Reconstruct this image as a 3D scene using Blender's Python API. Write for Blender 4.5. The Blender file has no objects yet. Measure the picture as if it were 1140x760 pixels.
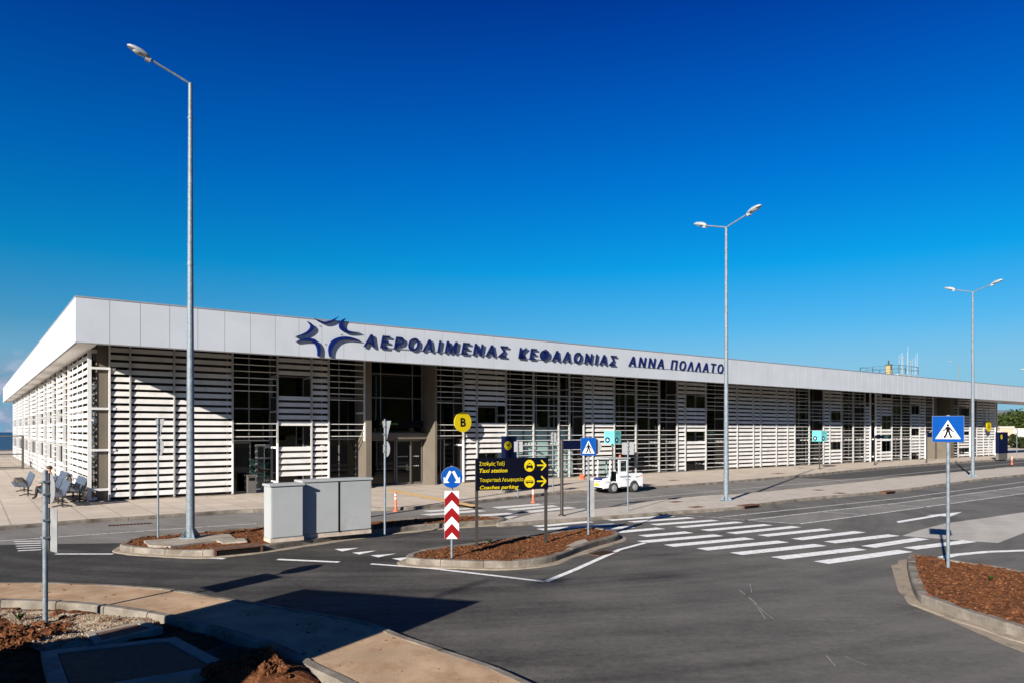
import bpy, bmesh, math, random
from mathutils import Vector, Matrix, noise as mnoise

random.seed(7)
SC = bpy.context.scene
COL = SC.collection
# ------------------------------------------------------------------ survey
# ground positions were measured from the photograph: eye 2.9 m above the road
F, EYE, CX, HY = 808.0, 2.9, 570.0, 479.0
def at(px, py, z=0.0):
    Y = F * (EYE - z) / (py - HY)
    return Vector(((px - CX) / F * Y, Y, z))
def zat(py, Y): return EYE - (py - HY) * Y / F

# ------------------------------------------------------------------ helpers
class MB:
    def __init__(s): s.v, s.f, s.mi, s.sm, s.m = [], [], [], [], 0
    def add(s, vs, fs, M=None, smooth=False):
        b = len(s.v)
        for p in vs:
            p = Vector(p)
            s.v.append(M @ p if M is not None else p)
        for f in fs:
            s.f.append([i + b for i in f]); s.mi.append(s.m); s.sm.append(smooth)
        return s
    def box(s, x0, x1, y0, y1, z0, z1, M=None):
        vs = [(x0,y0,z0),(x1,y0,z0),(x1,y1,z0),(x0,y1,z0),(x0,y0,z1),(x1,y0,z1),(x1,y1,z1),(x0,y1,z1)]
        return s.add(vs, [(3,2,1,0),(4,5,6,7),(0,1,5,4),(1,2,6,5),(2,3,7,6),(3,0,4,7)], M)
    def prism(s, poly, y0, y1, M=None):
        """polygon in the XZ plane, extruded from y0 (front) to y1 (back)"""
        a = sum(poly[i][0]*poly[(i+1)%len(poly)][1]-poly[(i+1)%len(poly)][0]*poly[i][1] for i in range(len(poly)))
        if a < 0: poly = poly[::-1]
        n = len(poly)
        vs = [(x,y0,z) for x,z in poly] + [(x,y1,z) for x,z in poly]
        fs = [tuple(range(n)), tuple(range(2*n-1, n-1, -1))]
        for i in range(n):
            j = (i+1) % n
            fs.append((i, i+n, j+n, j))
        return s.add(vs, fs, M)
    def slab(s, poly, z0, z1, bottom=True):
        """polygon in the XY plane raised from z0 to z1"""
        poly = [(p[0], p[1]) for p in poly]
        a = sum(poly[i][0]*poly[(i+1)%len(poly)][1]-poly[(i+1)%len(poly)][0]*poly[i][1] for i in range(len(poly)))
        if a < 0: poly = poly[::-1]
        n = len(poly)
        if z0 is None:
            return s.add([(x,y,z1) for x,y in poly], [tuple(range(n))])
        vs = [(x,y,z0) for x,y in poly] + [(x,y,z1) for x,y in poly]
        fs = [tuple(range(n, 2*n))]
        if bottom: fs.append(tuple(range(n-1, -1, -1)))
        for i in range(n):
            j = (i+1) % n
            fs.append((i, j, j+n, i+n))
        return s.add(vs, fs)
    def tube(s, p0, p1, r0, r1=None, n=12, M=None, smooth=True):
        return s.path([p0, p1], [r0, r0 if r1 is None else r1], n, M, smooth)
    def path(s, pts, rs, n=10, M=None, smooth=True):
        pts = [Vector(p) for p in pts]
        if not isinstance(rs, (list, tuple)): rs = [rs]*len(pts)
        vs, fs = [], []
        up = None
        for i, p in enumerate(pts):
            d = (pts[min(i+1, len(pts)-1)] - pts[max(i-1, 0)]).normalized()
            if up is None:
                up = Vector((0,0,1)) if abs(d.z) < .9 else Vector((1,0,0))
            a = d.cross(up).normalized(); b = a.cross(d).normalized(); up = b
            for k in range(n):
                t = 2*math.pi*k/n
                vs.append(p + (a*math.cos(t) + b*math.sin(t))*rs[i])
        for i in range(len(pts)-1):
            for k in range(n):
                l = (k+1) % n
                fs.append((i*n+k, i*n+l, (i+1)*n+l, (i+1)*n+k))
        s.add(vs, fs, M, smooth)
        s.add(vs[:n], [tuple(range(n-1, -1, -1))], M)
        s.add(vs[-n:], [tuple(range(n))], M)
        return s
    def lathe(s, prof, n=16, M=None, smooth=True):
        vs, fs = [], []
        for r, z in prof:
            for k in range(n):
                t = 2*math.pi*k/n
                vs.append((r*math.cos(t), r*math.sin(t), z))
        for i in range(len(prof)-1):
            for k in range(n):
                l = (k+1) % n
                fs.append((i*n+k, i*n+l, (i+1)*n+l, (i+1)*n+k))
        s.add(vs, fs, M, smooth)
        s.add(vs[:n], [tuple(range(n-1,-1,-1))], M); s.add(vs[-n:], [tuple(range(n))], M)
        return s
    def blob(s, c, r, sub=2, amp=.25, fr=2.0, sq=(1,1,1), smooth=False, seed=0):
        bm = bmesh.new(); bmesh.ops.create_icosphere(bm, subdivisions=sub, radius=1)
        bm.verts.ensure_lookup_table()
        off = Vector((seed*3.1, seed*1.7, seed*.9))
        vs = []
        for v in bm.verts:
            k = 1 + amp*mnoise.noise(v.co*fr + off) + amp*.5*mnoise.noise(v.co*fr*2.3 + off)
            vs.append(Vector((v.co.x*sq[0], v.co.y*sq[1], v.co.z*sq[2]))*k*r + Vector(c))
        bm.verts.index_update()
        fs = [[v.index for v in f.verts] for f in bm.faces]
        bm.free()
        return s.add(vs, fs, None, smooth)
    def build(s, name, mats, parent=None, loc=None, bevel=0, seg=2):
        me = bpy.data.meshes.new(name)
        me.from_pydata([tuple(v) for v in s.v], [], s.f)
        if not isinstance(mats, (list, tuple)): mats = [mats]
        for m in mats: me.materials.append(m)
        me.polygons.foreach_set('material_index', s.mi)
        me.polygons.foreach_set('use_smooth', s.sm)
        me.update()
        o = bpy.data.objects.new(name, me); COL.objects.link(o)
        if parent is not None: o.parent = parent
        if loc is not None: o.location = loc
        if bevel:
            md = o.modifiers.new('bevel', 'BEVEL'); md.width = bevel; md.segments = seg
            md.limit_method = 'ANGLE'; md.angle_limit = math.radians(40)
        return o

def tag(o, label=None, cat=None, group=None, kind=None):
    if label: o['label'] = label
    if cat: o['category'] = cat
    if group: o['group'] = group
    if kind: o['kind'] = kind
    return o
def empty(name, loc, rz=0, label=None, cat=None, group=None):
    o = bpy.data.objects.new(name, None); COL.objects.link(o)
    o.empty_display_size = .2
    o.location = loc; o.rotation_euler = (0, 0, rz)
    return tag(o, label, cat, group)
def kids(o): return [c for c in bpy.data.objects if c.parent == o]
def copy_tree(o, parent=None):
    c = o.copy(); COL.objects.link(c)
    c.parent = parent
    for ch in kids(o): copy_tree(ch, c)
    return c
def circ(cx, cz, r, n=28, rx=None):
    rx = r if rx is None else rx
    return [(cx + rx*math.cos(2*math.pi*i/n), cz + r*math.sin(2*math.pi*i/n)) for i in range(n)]
def stroke(p, q, w):
    d = (Vector(q)-Vector(p)).normalized(); nrm = Vector((-d.y, d.x))*w/2
    p, q = Vector(p), Vector(q)
    return [tuple(p+nrm), tuple(q+nrm), tuple(q-nrm), tuple(p-nrm)]
def text_geo(body, bold=0.0, shear=0.0, extr=.1, spacing=1.0):
    """vertices in XZ (cap height 0.73), extruded -extr..extr in Y"""
    c = bpy.data.curves.new('tmp', 'FONT'); c.body = body; c.offset = bold; c.shear = shear
    c.extrude = extr; c.space_character = spacing; c.resolution_u = 3
    o = bpy.data.objects.new('tmp', c); COL.objects.link(o)
    m = bpy.data.meshes.new_from_object(o)
    vs = [(v.co.x, -v.co.z, v.co.y) for v in m.vertices]
    fs = [tuple(p.vertices) for p in m.polygons]
    bpy.data.objects.remove(o); bpy.data.curves.remove(c); bpy.data.meshes.remove(m)
    return vs, fs
def fit_text(mb, body, x0, x1, zb, cap, y, bold=0.0, shear=0.0, depth=.004, M=None):
    vs, fs = text_geo(body, bold, shear, .5)
    xs = [v[0] for v in vs]; a, b = min(xs), max(xs)
    k = (x1-x0)/(b-a); kz = cap/.73
    mb.add([(x0+(v[0]-a)*k, y+(v[1]-.5)*depth, zb+v[2]*kz) for v in vs], fs, M)
def smooth_line(pts, step=.12):
    """Catmull-Rom through the points, resampled"""
    pts = [Vector((p[0], p[1])) for p in pts]
    out = []
    for i in range(len(pts)-1):
        p0 = pts[max(i-1,0)]; p1 = pts[i]; p2 = pts[i+1]; p3 = pts[min(i+2, len(pts)-1)]
        n = max(2, int((p2-p1).length/step))
        for k in range(n):
            t = k/n
            out.append(.5*((2*p1)+(p2-p0)*t+(2*p0-5*p1+4*p2-p3)*t*t+(3*p1-p0-3*p2+p3)*t**3))
    out.append(pts[-1])
    return out
def offset_line(pts, d):
    out = []
    for i, p in enumerate(pts):
        t = (pts[min(i+1,len(pts)-1)]-pts[max(i-1,0)])
        if t.length < 1e-9: t = Vector((1,0))
        t.normalize()
        out.append(p + Vector((-t.y, t.x))*d)
    return out
def closed_smooth(pts, step=.12):
    n = len(pts); ext = [pts[-1]] + list(pts) + [pts[0], pts[1]]
    full = smooth_line(ext, step)
    P = [Vector((p[0],p[1])) for p in pts]
    # cut to one turn
    def nearest(q, lo, hi): return min(range(lo, hi), key=lambda i: (full[i]-q).length)
    a = nearest(P[0], 0, len(full)//2); b = nearest(P[0], len(full)//2, len(full))
    return full[a:b]
def kerb_strip(mb, line, w, z0, z1, block=.9, gap=.012, batter=.02, closed=False):
    """blocks of kerb stone along the line; the stone lies to the left of it"""
    line = [Vector((p[0],p[1])) for p in line]
    if closed: line = line + [line[0]]
    if closed:
        base = line[:-1]
        inner = []
        n = len(base)
        for i in range(n):
            t = (base[(i+1)%n]-base[i-1]).normalized(); inner.append(base[i]+Vector((-t.y,t.x))*w)
        inner.append(inner[0])
    else:
        inner = offset_line(line, w)
    L = [0]
    for i in range(1, len(line)): L.append(L[-1] + (line[i]-line[i-1]).length)
    def ev(s):
        s = min(max(s, 0), L[-1])
        for i in range(1, len(L)):
            if L[i] >= s:
                t = 0 if L[i] == L[i-1] else (s-L[i-1])/(L[i]-L[i-1])
                return line[i-1].lerp(line[i], t), inner[i-1].lerp(inner[i], t)
        return line[-1], inner[-1]
    nb = max(1, round(L[-1]/block)); bl = L[-1]/nb
    for b in range(nb):
        s0, s1 = b*bl+gap/2, (b+1)*bl-gap/2
        k = max(1, int(math.ceil(bl/.2)))
        j = random.uniform(-.006, .006)
        vs, fs = [], []
        for i in range(k+1):
            o, q = ev(s0+(s1-s0)*i/k)
            ch = (q-o).normalized()*batter if (q-o).length else Vector((0,0))
            ob = o; ot = o+ch; 
            vs += [(ob.x,ob.y,z0), (o.x+ch.x*.3,o.y+ch.y*.3,z1-.025+j), (ot.x+ch.x*.2,ot.y+ch.y*.2,z1+j), (q.x,q.y,z1+j), (q.x,q.y,z0)]
        for i in range(k):
            a = i*5
            for m in range(4): fs.append((a+m, a+m+5, a+m+6, a+m+1))
        fs.append((0,1,2,3,4)); e = k*5; fs.append((e+4,e+3,e+2,e+1,e))
        mb.add(vs, fs)
def inside(p, poly):
    c = False; n = len(poly); x, y = p
    for i in range(n):
        a, b = poly[i], poly[i-1]
        if (a[1] > y) != (b[1] > y) and x < (b[0]-a[0])*(y-a[1])/(b[1]-a[1])+a[0]: c = not c
    return c
def soil_sheet(mb, poly, cell, zf, amp, clods, cr=(.015,.05), seed=0):
    xs = [p[0] for p in poly]; ys = [p[1] for p in poly]
    x0, y0 = min(xs)-cell, min(ys)-cell
    nx = int((max(xs)-x0)/cell)+2; ny = int((max(ys)-y0)/cell)+2
    idx = {}; vs = []; fs = []
    def gv(i, j):
        if (i,j) not in idx:
            x, y = x0+i*cell, y0+j*cell
            p = Vector((x*2.2+seed, y*2.2, seed*.37))
            z = zf(x,y) + amp*(mnoise.noise(p) + .6*mnoise.noise(p*3.1) + .35*mnoise.noise(p*8))
            idx[(i,j)] = len(vs); vs.append((x,y,z))
        return idx[(i,j)]
    cells = []
    for i in range(nx):
        for j in range(ny):
            if inside((x0+(i+.5)*cell, y0+(j+.5)*cell), poly):
                fs.append((gv(i,j), gv(i+1,j), gv(i+1,j+1), gv(i,j+1))); cells.append((i,j))
    mb.add(vs, fs)
    for k in range(clods):
        i, j = random.choice(cells)
        v = vs[gv(i,j)]
        r = cr[0]+(cr[1]-cr[0])*random.random()**3
        mb.blob((v[0]+random.uniform(0,cell), v[1]+random.uniform(0,cell), v[2]+r*.2), r, 1, .45, 1.6,
                (random.uniform(.8,1.3), random.uniform(.8,1.3), random.uniform(.6,.9)), False, k+seed)

# ------------------------------------------------------------------ materials
def nt(m): m.use_nodes = True; return m.node_tree
def mat(name, col, rough=.6, metal=0.0, var=.12, scale=4.0, bump=0.0, bscale=60.0, spec=.5, dirt=None, dirt_scale=1.2, dirt_lo=.55, dirt_hi=.75, coat=0.0):
    m = bpy.data.materials.new(name); t = nt(m); N, Lk = t.nodes, t.links
    bs = N['Principled BSDF']
    bs.inputs['Roughness'].default_value = rough; bs.inputs['Metallic'].default_value = metal
    bs.inputs['Specular IOR Level'].default_value = spec
    bs.inputs['Coat Weight'].default_value = coat
    tc = N.new('ShaderNodeTexCoord')
    nz = N.new('ShaderNodeTexNoise'); nz.inputs['Scale'].default_value = scale; nz.inputs['Detail'].default_value = 6
    Lk.new(tc.outputs['Object'], nz.inputs['Vector'])
    mp = N.new('ShaderNodeMapRange'); mp.inputs['From Min'].default_value = .3; mp.inputs['From Max'].default_value = .7
    mp.inputs['To Min'].default_value = 1-var; mp.inputs['To Max'].default_value = 1+var
    Lk.new(nz.outputs['Fac'], mp.inputs['Value'])
    mx = N.new('ShaderNodeMix'); mx.data_type = 'RGBA'; mx.blend_type = 'MULTIPLY'; mx.inputs[0].default_value = 1
    mx.inputs[6].default_value = (*col, 1)
    Lk.new(mp.outputs['Result'], mx.inputs[7])
    out = mx.outputs[2]
    if dirt:
        n2 = N.new('ShaderNodeTexNoise'); n2.inputs['Scale'].default_value = dirt_scale; n2.inputs['Detail'].default_value = 8; n2.inputs['Roughness'].default_value = .65
        Lk.new(tc.outputs['Object'], n2.inputs['Vector'])
        r = N.new('ShaderNodeMapRange'); r.inputs['From Min'].default_value = dirt_lo; r.inputs['From Max'].default_value = dirt_hi
        Lk.new(n2.outputs['Fac'], r.inputs['Value'])
        m2 = N.new('ShaderNodeMix'); m2.data_type = 'RGBA'
        Lk.new(r.outputs['Result'], m2.inputs[0]); Lk.new(out, m2.inputs[6]); m2.inputs[7].default_value = (*dirt, 1)
        out = m2.outputs[2]
    Lk.new(out, bs.inputs['Base Color'])
    rm = N.new('ShaderNodeMapRange'); rm.inputs['To Min'].default_value = max(0, rough-.08); rm.inputs['To Max'].default_value = min(1, rough+.08)
    Lk.new(nz.outputs['Fac'], rm.inputs['Value']); Lk.new(rm.outputs['Result'], bs.inputs['Roughness'])
    if bump:
        n3 = N.new('ShaderNodeTexNoise'); n3.inputs['Scale'].default_value = bscale; n3.inputs['Detail'].default_value = 4
        Lk.new(tc.outputs['Object'], n3.inputs['Vector'])
        b = N.new('ShaderNodeBump'); b.inputs['Strength'].default_value = bump; b.inputs['Distance'].default_value = .02
        Lk.new(n3.outputs['Fac'], b.inputs['Height']); Lk.new(b.outputs['Normal'], bs.inputs['Normal'])
    return m

def asphalt(name, c0, c1, tint=(1,1,1), streak_rot=.6, x_grade=False):
    m = bpy.data.materials.new(name); t = nt(m); N, Lk = t.nodes, t.links
    bs = N['Principled BSDF']; tc = N.new('ShaderNodeTexCoord')
    def noise(s, d=6, r=.6, vec=None):
        n = N.new('ShaderNodeTexNoise'); n.inputs['Scale'].default_value = s; n.inputs['Detail'].default_value = d; n.inputs['Roughness'].default_value = r
        Lk.new(vec or tc.outputs['Object'], n.inputs['Vector']); return n.outputs['Fac']
    mp = N.new('ShaderNodeMapping'); mp.inputs['Rotation'].default_value = (0,0,streak_rot); mp.inputs['Scale'].default_value = (.12,1.1,1)
    Lk.new(tc.outputs['Object'], mp.inputs['Vector'])
    a = noise(.45, 8, .65); b = noise(1.3, 7, .7, mp.outputs['Vector']); c = noise(55, 3, .8); d = noise(9, 8, .8)
    def math_(op, x, y):
        q = N.new('ShaderNodeMath'); q.operation = op
        for i, w in enumerate((x,y)):
            if isinstance(w, (int,float)): q.inputs[i].default_value = w
            else: Lk.new(w, q.inputs[i])
        return q.outputs[0]
    ds = N.new('ShaderNodeVectorMath'); ds.operation = 'DISTANCE'; ds.inputs[1].default_value = (-3, 31, 0)
    Lk.new(tc.outputs['Object'], ds.inputs[0])
    cv = N.new('ShaderNodeCombineXYZ'); Lk.new(ds.outputs['Value'], cv.inputs[0])
    wv = N.new('ShaderNodeVectorMath'); wv.operation = 'MULTIPLY_ADD'; wv.inputs[1].default_value = (.06,.06,0)
    Lk.new(tc.outputs['Object'], wv.inputs[0]); Lk.new(cv.outputs[0], wv.inputs[2])
    arc = noise(1.1, 4, .6, wv.outputs[0])
    s = math_('ADD', math_('MULTIPLY', a, .9), math_('MULTIPLY', b, .55)); s = math_('ADD', s, math_('MULTIPLY', arc, .95))
    s = math_('ADD', s, math_('MULTIPLY', c, .8)); s = math_('ADD', s, math_('MULTIPLY', d, .85))
    if x_grade:
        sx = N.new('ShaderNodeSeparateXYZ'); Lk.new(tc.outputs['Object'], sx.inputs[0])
        xg = N.new('ShaderNodeMapRange'); xg.inputs['From Min'].default_value = -6; xg.inputs['From Max'].default_value = 8; xg.inputs['To Min'].default_value = -.34; xg.inputs['To Max'].default_value = .15  # tone shifts along X: darker at the left, paler at the right
        Lk.new(sx.outputs['X'], xg.inputs['Value']); s = math_('ADD', s, xg.outputs['Result'])
    r = N.new('ShaderNodeMapRange'); r.inputs['From Min'].default_value = 1.62; r.inputs['From Max'].default_value = 2.28
    Lk.new(s, r.inputs['Value'])
    mx = N.new('ShaderNodeMix'); mx.data_type = 'RGBA'
    Lk.new(r.outputs['Result'], mx.inputs[0])
    mx.inputs[6].default_value = (c0*tint[0], c0*tint[1], c0*tint[2], 1); mx.inputs[7].default_value = (c1*tint[0], c1*tint[1], c1*tint[2], 1)
    # pale grit flecks
    vo = N.new('ShaderNodeTexVoronoi'); vo.inputs['Scale'].default_value = 38
    Lk.new(tc.outputs['Object'], vo.inputs['Vector'])
    lt = math_('LESS_THAN', vo.outputs['Distance'], .13)
    sel = math_('MULTIPLY', lt, math_('GREATER_THAN', noise(13, 3), .58))
    m2 = N.new('ShaderNodeMix'); m2.data_type = 'RGBA'; Lk.new(sel, m2.inputs[0]); Lk.new(mx.outputs[2], m2.inputs[6])
    m2.inputs[7].default_value = (.2,.19,.18,1)
    Lk.new(m2.outputs[2], bs.inputs['Base Color'])
    bs.inputs['Roughness'].default_value = .85; bs.inputs['Specular IOR Level'].default_value = .3
    bp = N.new('ShaderNodeBump'); bp.inputs['Strength'].default_value = .35; bp.inputs['Distance'].default_value = .012
    Lk.new(c, bp.inputs['Height']); Lk.new(bp.outputs['Normal'], bs.inputs['Normal'])
    return m

def paving(name, c1, c2, mort, rot, bw, rh, msize=.012, offs=.5, stain=(.2,.17,.14)):
    m = bpy.data.materials.new(name); t = nt(m); N, Lk = t.nodes, t.links
    bs = N['Principled BSDF']; tc = N.new('ShaderNodeTexCoord')
    mp = N.new('ShaderNodeMapping'); mp.inputs['Rotation'].default_value = (0,0,rot)
    Lk.new(tc.outputs['Object'], mp.inputs['Vector'])
    br = N.new('ShaderNodeTexBrick'); br.inputs['Color1'].default_value = (*c1,1); br.inputs['Color2'].default_value = (*c2,1); br.inputs['Mortar'].default_value = (*mort,1)
    br.inputs['Scale'].default_value = 1; br.inputs['Brick Width'].default_value = bw; br.inputs['Row Height'].default_value = rh
    br.inputs['Mortar Size'].default_value = msize; br.offset = offs; br.inputs['Mortar Smooth'].default_value = .2
    Lk.new(mp.outputs['Vector'], br.inputs['Vector'])
    nz = N.new('ShaderNodeTexNoise'); nz.inputs['Scale'].default_value = .9; nz.inputs['Detail'].default_value = 9; nz.inputs['Roughness'].default_value = .65
    Lk.new(tc.outputs['Object'], nz.inputs['Vector'])
    r = N.new('ShaderNodeMapRange'); r.inputs['From Min'].default_value = .5; r.inputs['From Max'].default_value = .85
    r.inputs['To Max'].default_value = .55
    Lk.new(nz.outputs['Fac'], r.inputs['Value'])
    mx = N.new('ShaderNodeMix'); mx.data_type = 'RGBA'; Lk.new(r.outputs['Result'], mx.inputs[0]); Lk.new(br.outputs['Color'], mx.inputs[6]); mx.inputs[7].default_value = (*stain,1)
    n2 = N.new('ShaderNodeTexNoise'); n2.inputs['Scale'].default_value = 45; n2.inputs['Detail'].default_value = 3
    Lk.new(tc.outputs['Object'], n2.inputs['Vector'])
    r2 = N.new('ShaderNodeMapRange'); r2.inputs['To Min'].default_value = .82; r2.inputs['To Max'].default_value = 1.18; Lk.new(n2.outputs['Fac'], r2.inputs['Value'])
    m2 = N.new('ShaderNodeMix'); m2.data_type = 'RGBA'; m2.blend_type = 'MULTIPLY'; m2.inputs[0].default_value = 1
    Lk.new(mx.outputs[2], m2.inputs[6]); Lk.new(r2.outputs['Result'], m2.inputs[7])
    Lk.new(m2.outputs[2], bs.inputs['Base Color'])
    bs.inputs['Roughness'].default_value = .85
    bp = N.new('ShaderNodeBump'); bp.inputs['Strength'].default_value = .4; bp.inputs['Distance'].default_value = .01
    Lk.new(br.outputs['Fac'], bp.inputs['Height']); bp.invert = True
    Lk.new(bp.outputs['Normal'], bs.inputs['Normal'])
    return m

def paint_worn(name, col=(.78,.78,.76), lo=.60, hi=.72, under=(.09,.088,.088)):
    m = mat(name, col, .7, 0, .1, 6, 0, dirt=under, dirt_scale=9, dirt_lo=lo, dirt_hi=hi)
    return m
def glass_mat(name, tint, refl=.08):
    m = bpy.data.materials.new(name); t = nt(m); N, Lk = t.nodes, t.links
    N.remove(N['Principled BSDF']); out = N['Material Output']
    tr = N.new('ShaderNodeBsdfTransparent'); tr.inputs[0].default_value = (*tint,1)
    gl = N.new('ShaderNodeBsdfGlossy'); gl.inputs['Roughness'].default_value = .02
    tc = N.new('ShaderNodeTexCoord'); nz = N.new('ShaderNodeTexNoise'); nz.inputs['Scale'].default_value = .7
    Lk.new(tc.outputs['Object'], nz.inputs['Vector'])
    bp = N.new('ShaderNodeBump'); bp.inputs['Strength'].default_value = .05; bp.inputs['Distance'].default_value = .05
    Lk.new(nz.outputs['Fac'], bp.inputs['Height']); Lk.new(bp.outputs['Normal'], gl.inputs['Normal'])
    fr = N.new('ShaderNodeFresnel'); fr.inputs['IOR'].default_value = 1.5
    ge = N.new('ShaderNodeNewGeometry'); io = N.new('ShaderNodeMapRange'); io.inputs['To Min'].default_value = 1.5; io.inputs['To Max'].default_value = 1/1.5
    Lk.new(ge.outputs['Backfacing'], io.inputs['Value']); Lk.new(io.outputs['Result'], fr.inputs['IOR'])
    ad = N.new('ShaderNodeMath'); ad.operation = 'ADD'; ad.inputs[1].default_value = refl; Lk.new(fr.outputs[0], ad.inputs[0])
    mx = N.new('ShaderNodeMixShader'); Lk.new(ad.outputs[0], mx.inputs[0]); Lk.new(tr.outputs[0], mx.inputs[1]); Lk.new(gl.outputs[0], mx.inputs[2])
    Lk.new(mx.outputs[0], out.inputs['Surface'])
    return m

UANG = math.atan2(.599, .8007)
M = {}
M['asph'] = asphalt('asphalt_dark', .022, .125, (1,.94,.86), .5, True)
M['asph2'] = asphalt('asphalt_weathered', .10, .21, (1,.95,.88), .7)
M['asph3'] = asphalt('asphalt_fresh_patch', .035, .07, (1,.96,.92))
M['asph_pale'] = asphalt('asphalt_pale_dusty', .26, .42, (1,.94,.86))
M['mark'] = paint_worn('road_paint', (.70,.70,.69), .54, .74)
M['mark_mid'] = paint_worn('road_paint_thin', (.62,.61,.59), .56, .70)
M['scratch'] = paint_worn('scratch_chalk', (.26,.25,.24), .5, .6)
M['mark_old'] = paint_worn('road_paint_worn', (.5,.49,.47), .5, .62)
M['pave'] = paving('paving_slabs', (.495,.425,.355), (.43,.365,.30), (.29,.24,.20), -UANG, 1.0, 1.0, .02, 0.0)
M['pave2'] = paving('paving_median', (.455,.41,.36), (.40,.36,.31), (.28,.25,.21), -UANG, .6, .3, .016)
M['conc'] = mat('concrete', (.30,.265,.22), .9, 0, .2, 3, .4, 50, spec=.2, dirt=(.17,.13,.10), dirt_scale=2.6, dirt_lo=.48, dirt_hi=.72)
M['conc_walk'] = mat('concrete_walk', (.375,.265,.17), .9, 0, .2, 1.6, .3, 45, spec=.2, dirt=(.24,.135,.07), dirt_scale=2.6, dirt_lo=.46, dirt_hi=.78)
M['kerb'] = mat('kerb_stone', (.20,.178,.15), .9, 0, .35, 2.2, .5, 45, spec=.2, dirt=(.085,.066,.05), dirt_scale=1.7, dirt_lo=.43, dirt_hi=.70)
M['haunch'] = mat('kerb_haunch', (.30,.255,.20), .95, 0, .3, 3, .6, 30, spec=.1, dirt=(.13,.105,.08), dirt_scale=3, dirt_lo=.45, dirt_hi=.7)
M['soil'] = mat('red_soil', (.115,.047,.021), .95, 0, .6, 11, .6, 40, spec=.05, dirt=(.20,.095,.048), dirt_scale=22, dirt_lo=.55, dirt_hi=.68)
M['soil_dark'] = mat('brown_soil', (.105,.042,.019), .95, 0, .6, 9, .8, 60, spec=.05, dirt=(.20,.095,.05), dirt_scale=18, dirt_lo=.55, dirt_hi=.7)
M['gravel'] = mat('pale_gravel', (.31,.255,.19), .95, 0, .4, 20, .5, 30, spec=.1, dirt=(.15,.09,.055), dirt_scale=5, dirt_lo=.45, dirt_hi=.62)
M['land'] = mat('dry_land', (.16,.13,.08), .95, 0, .4, .05, 0, dirt=(.07,.08,.035), dirt_scale=.03)
M['yellow_tile'] = mat('tactile_yellow', (.55,.36,.14), .8, 0, .15, 5)
M['alu'] = mat('fascia_aluminium', (.425,.455,.495), .5, 0.0, .04, .8, 0, spec=.25, dirt=(.39,.415,.45), dirt_scale=.7)
M['alu_cap'] = mat('fascia_coping', (.26,.27,.29), .5, .2, .05, 2)
M['seam'] = mat('fascia_seam', (.16,.16,.17), .7)
M['soffit'] = mat('soffit_panel', (.62,.60,.57), .7, 0, .06, 1.5)
M['slat'] = mat('white_louvre', (.58,.565,.545), .6, 0, .09, 1.2, spec=.2, dirt=(.40,.38,.35), dirt_scale=1.6, dirt_lo=.5, dirt_hi=.8)
M['post'] = mat('louvre_post', (.55,.55,.545), .6, 0, .06, 2, spec=.2)
M['tan'] = mat('column_cladding', (.125,.107,.085), .8, 0, .08, 1.5, spec=.12)
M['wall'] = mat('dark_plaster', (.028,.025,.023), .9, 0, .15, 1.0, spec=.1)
M['roof'] = mat('roof_sheet', (.3,.3,.3), .8)
M['under'] = mat('roof_underside', (.05,.042,.036), .9, 0, .15, 1, spec=.1)
M['frame'] = mat('window_frame', (.16,.155,.15), .45, .4, .06, 3)
M['int_wall'] = mat('interior_wall', (.10,.105,.10), .8, 0, .1, .5)
M['int_floor'] = mat('interior_floor', (.14,.135,.125), .5, 0, .1, .6)
M['glass'] = glass_mat('dark_glass', (.13,.17,.17), .0)
M['glass_t'] = glass_mat('teal_glass', (.42,.62,.60), .02)
M['clear'] = glass_mat('clear_glass', (.80,.88,.88), .04)
M['teal_opaque'] = mat('opaque_teal_pane', (.22,.35,.345), .35, 0, .12, .5, spec=.6)  # opaque teal for the lower panes of some bays
M['navy'] = mat('letter_navy', (.004,.010,.075), .85, 0, .05, 5, spec=0.08)
M['logo'] = mat('emblem_blue', (.003,.012,.10), .85, 0, .05, 5, spec=0.08)
M['galv'] = mat('galvanised_steel', (.18,.215,.245), .6, .3, .2, 9, spec=.3, dirt=(.115,.14,.16), dirt_scale=14, dirt_lo=.45, dirt_hi=.7)
M['lamp_body'] = mat('lamp_body', (.30,.32,.34), .5, .2, .06, 6, spec=.3)
M['lamp_glass'] = mat('lamp_lens', (.28,.30,.30), .12, 0, .05, 6)
M['dark_metal'] = mat('dark_bronze_metal', (.045,.04,.036), .5, .3, .1, 6)
M['sign_back'] = mat('sign_back_aluminium', (.21,.215,.22), .7, .15, .15, 5, spec=.2)
M['white'] = mat('sign_white', (.55,.55,.55), .85, 0, .05, 5, spec=0.1)
M['red'] = mat('sign_red', (.17,.004,.007), .85, 0, .05, 5, spec=0.1)
M['blue'] = mat('sign_blue', (.002,.050,.235), .85, 0, .05, 5, spec=0.06)
M['yellow'] = mat('sign_yellow', (.46,.36,.006), .85, 0, .05, 5, spec=0.1)
M['black'] = mat('sign_black', (.005,.005,.007), .85, 0, .05, 5, spec=0.04)
M['board'] = mat('board_navy_black', (.0025,.003,.009), .85, 0, .05, 5, spec=0.03)
M['totem'] = mat('totem_navy', (.004,.007,.028), .85, 0, .05, 5, spec=0.04)
M['green_txt'] = mat('display_green', (.10,.30,.03), .5)
M['teal_txt'] = mat('display_teal', (.05,.35,.34), .5)
M['teal'] = mat('cube_turquoise', (.12,.44,.42), .75, 0, .05, 5, spec=.12)
M['cabinet'] = mat('cabinet_grey', (.31,.325,.33), .65, 0, .06, 1.2, .05, 6, spec=.2, dirt=(.27,.275,.27), dirt_scale=1.5)
M['plinth'] = mat('cabinet_plinth', (.42,.35,.29), .85, 0, .2, 6)
M['dark_gap'] = mat('dark_joint', (.008,.008,.008), .95, spec=.03)
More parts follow.
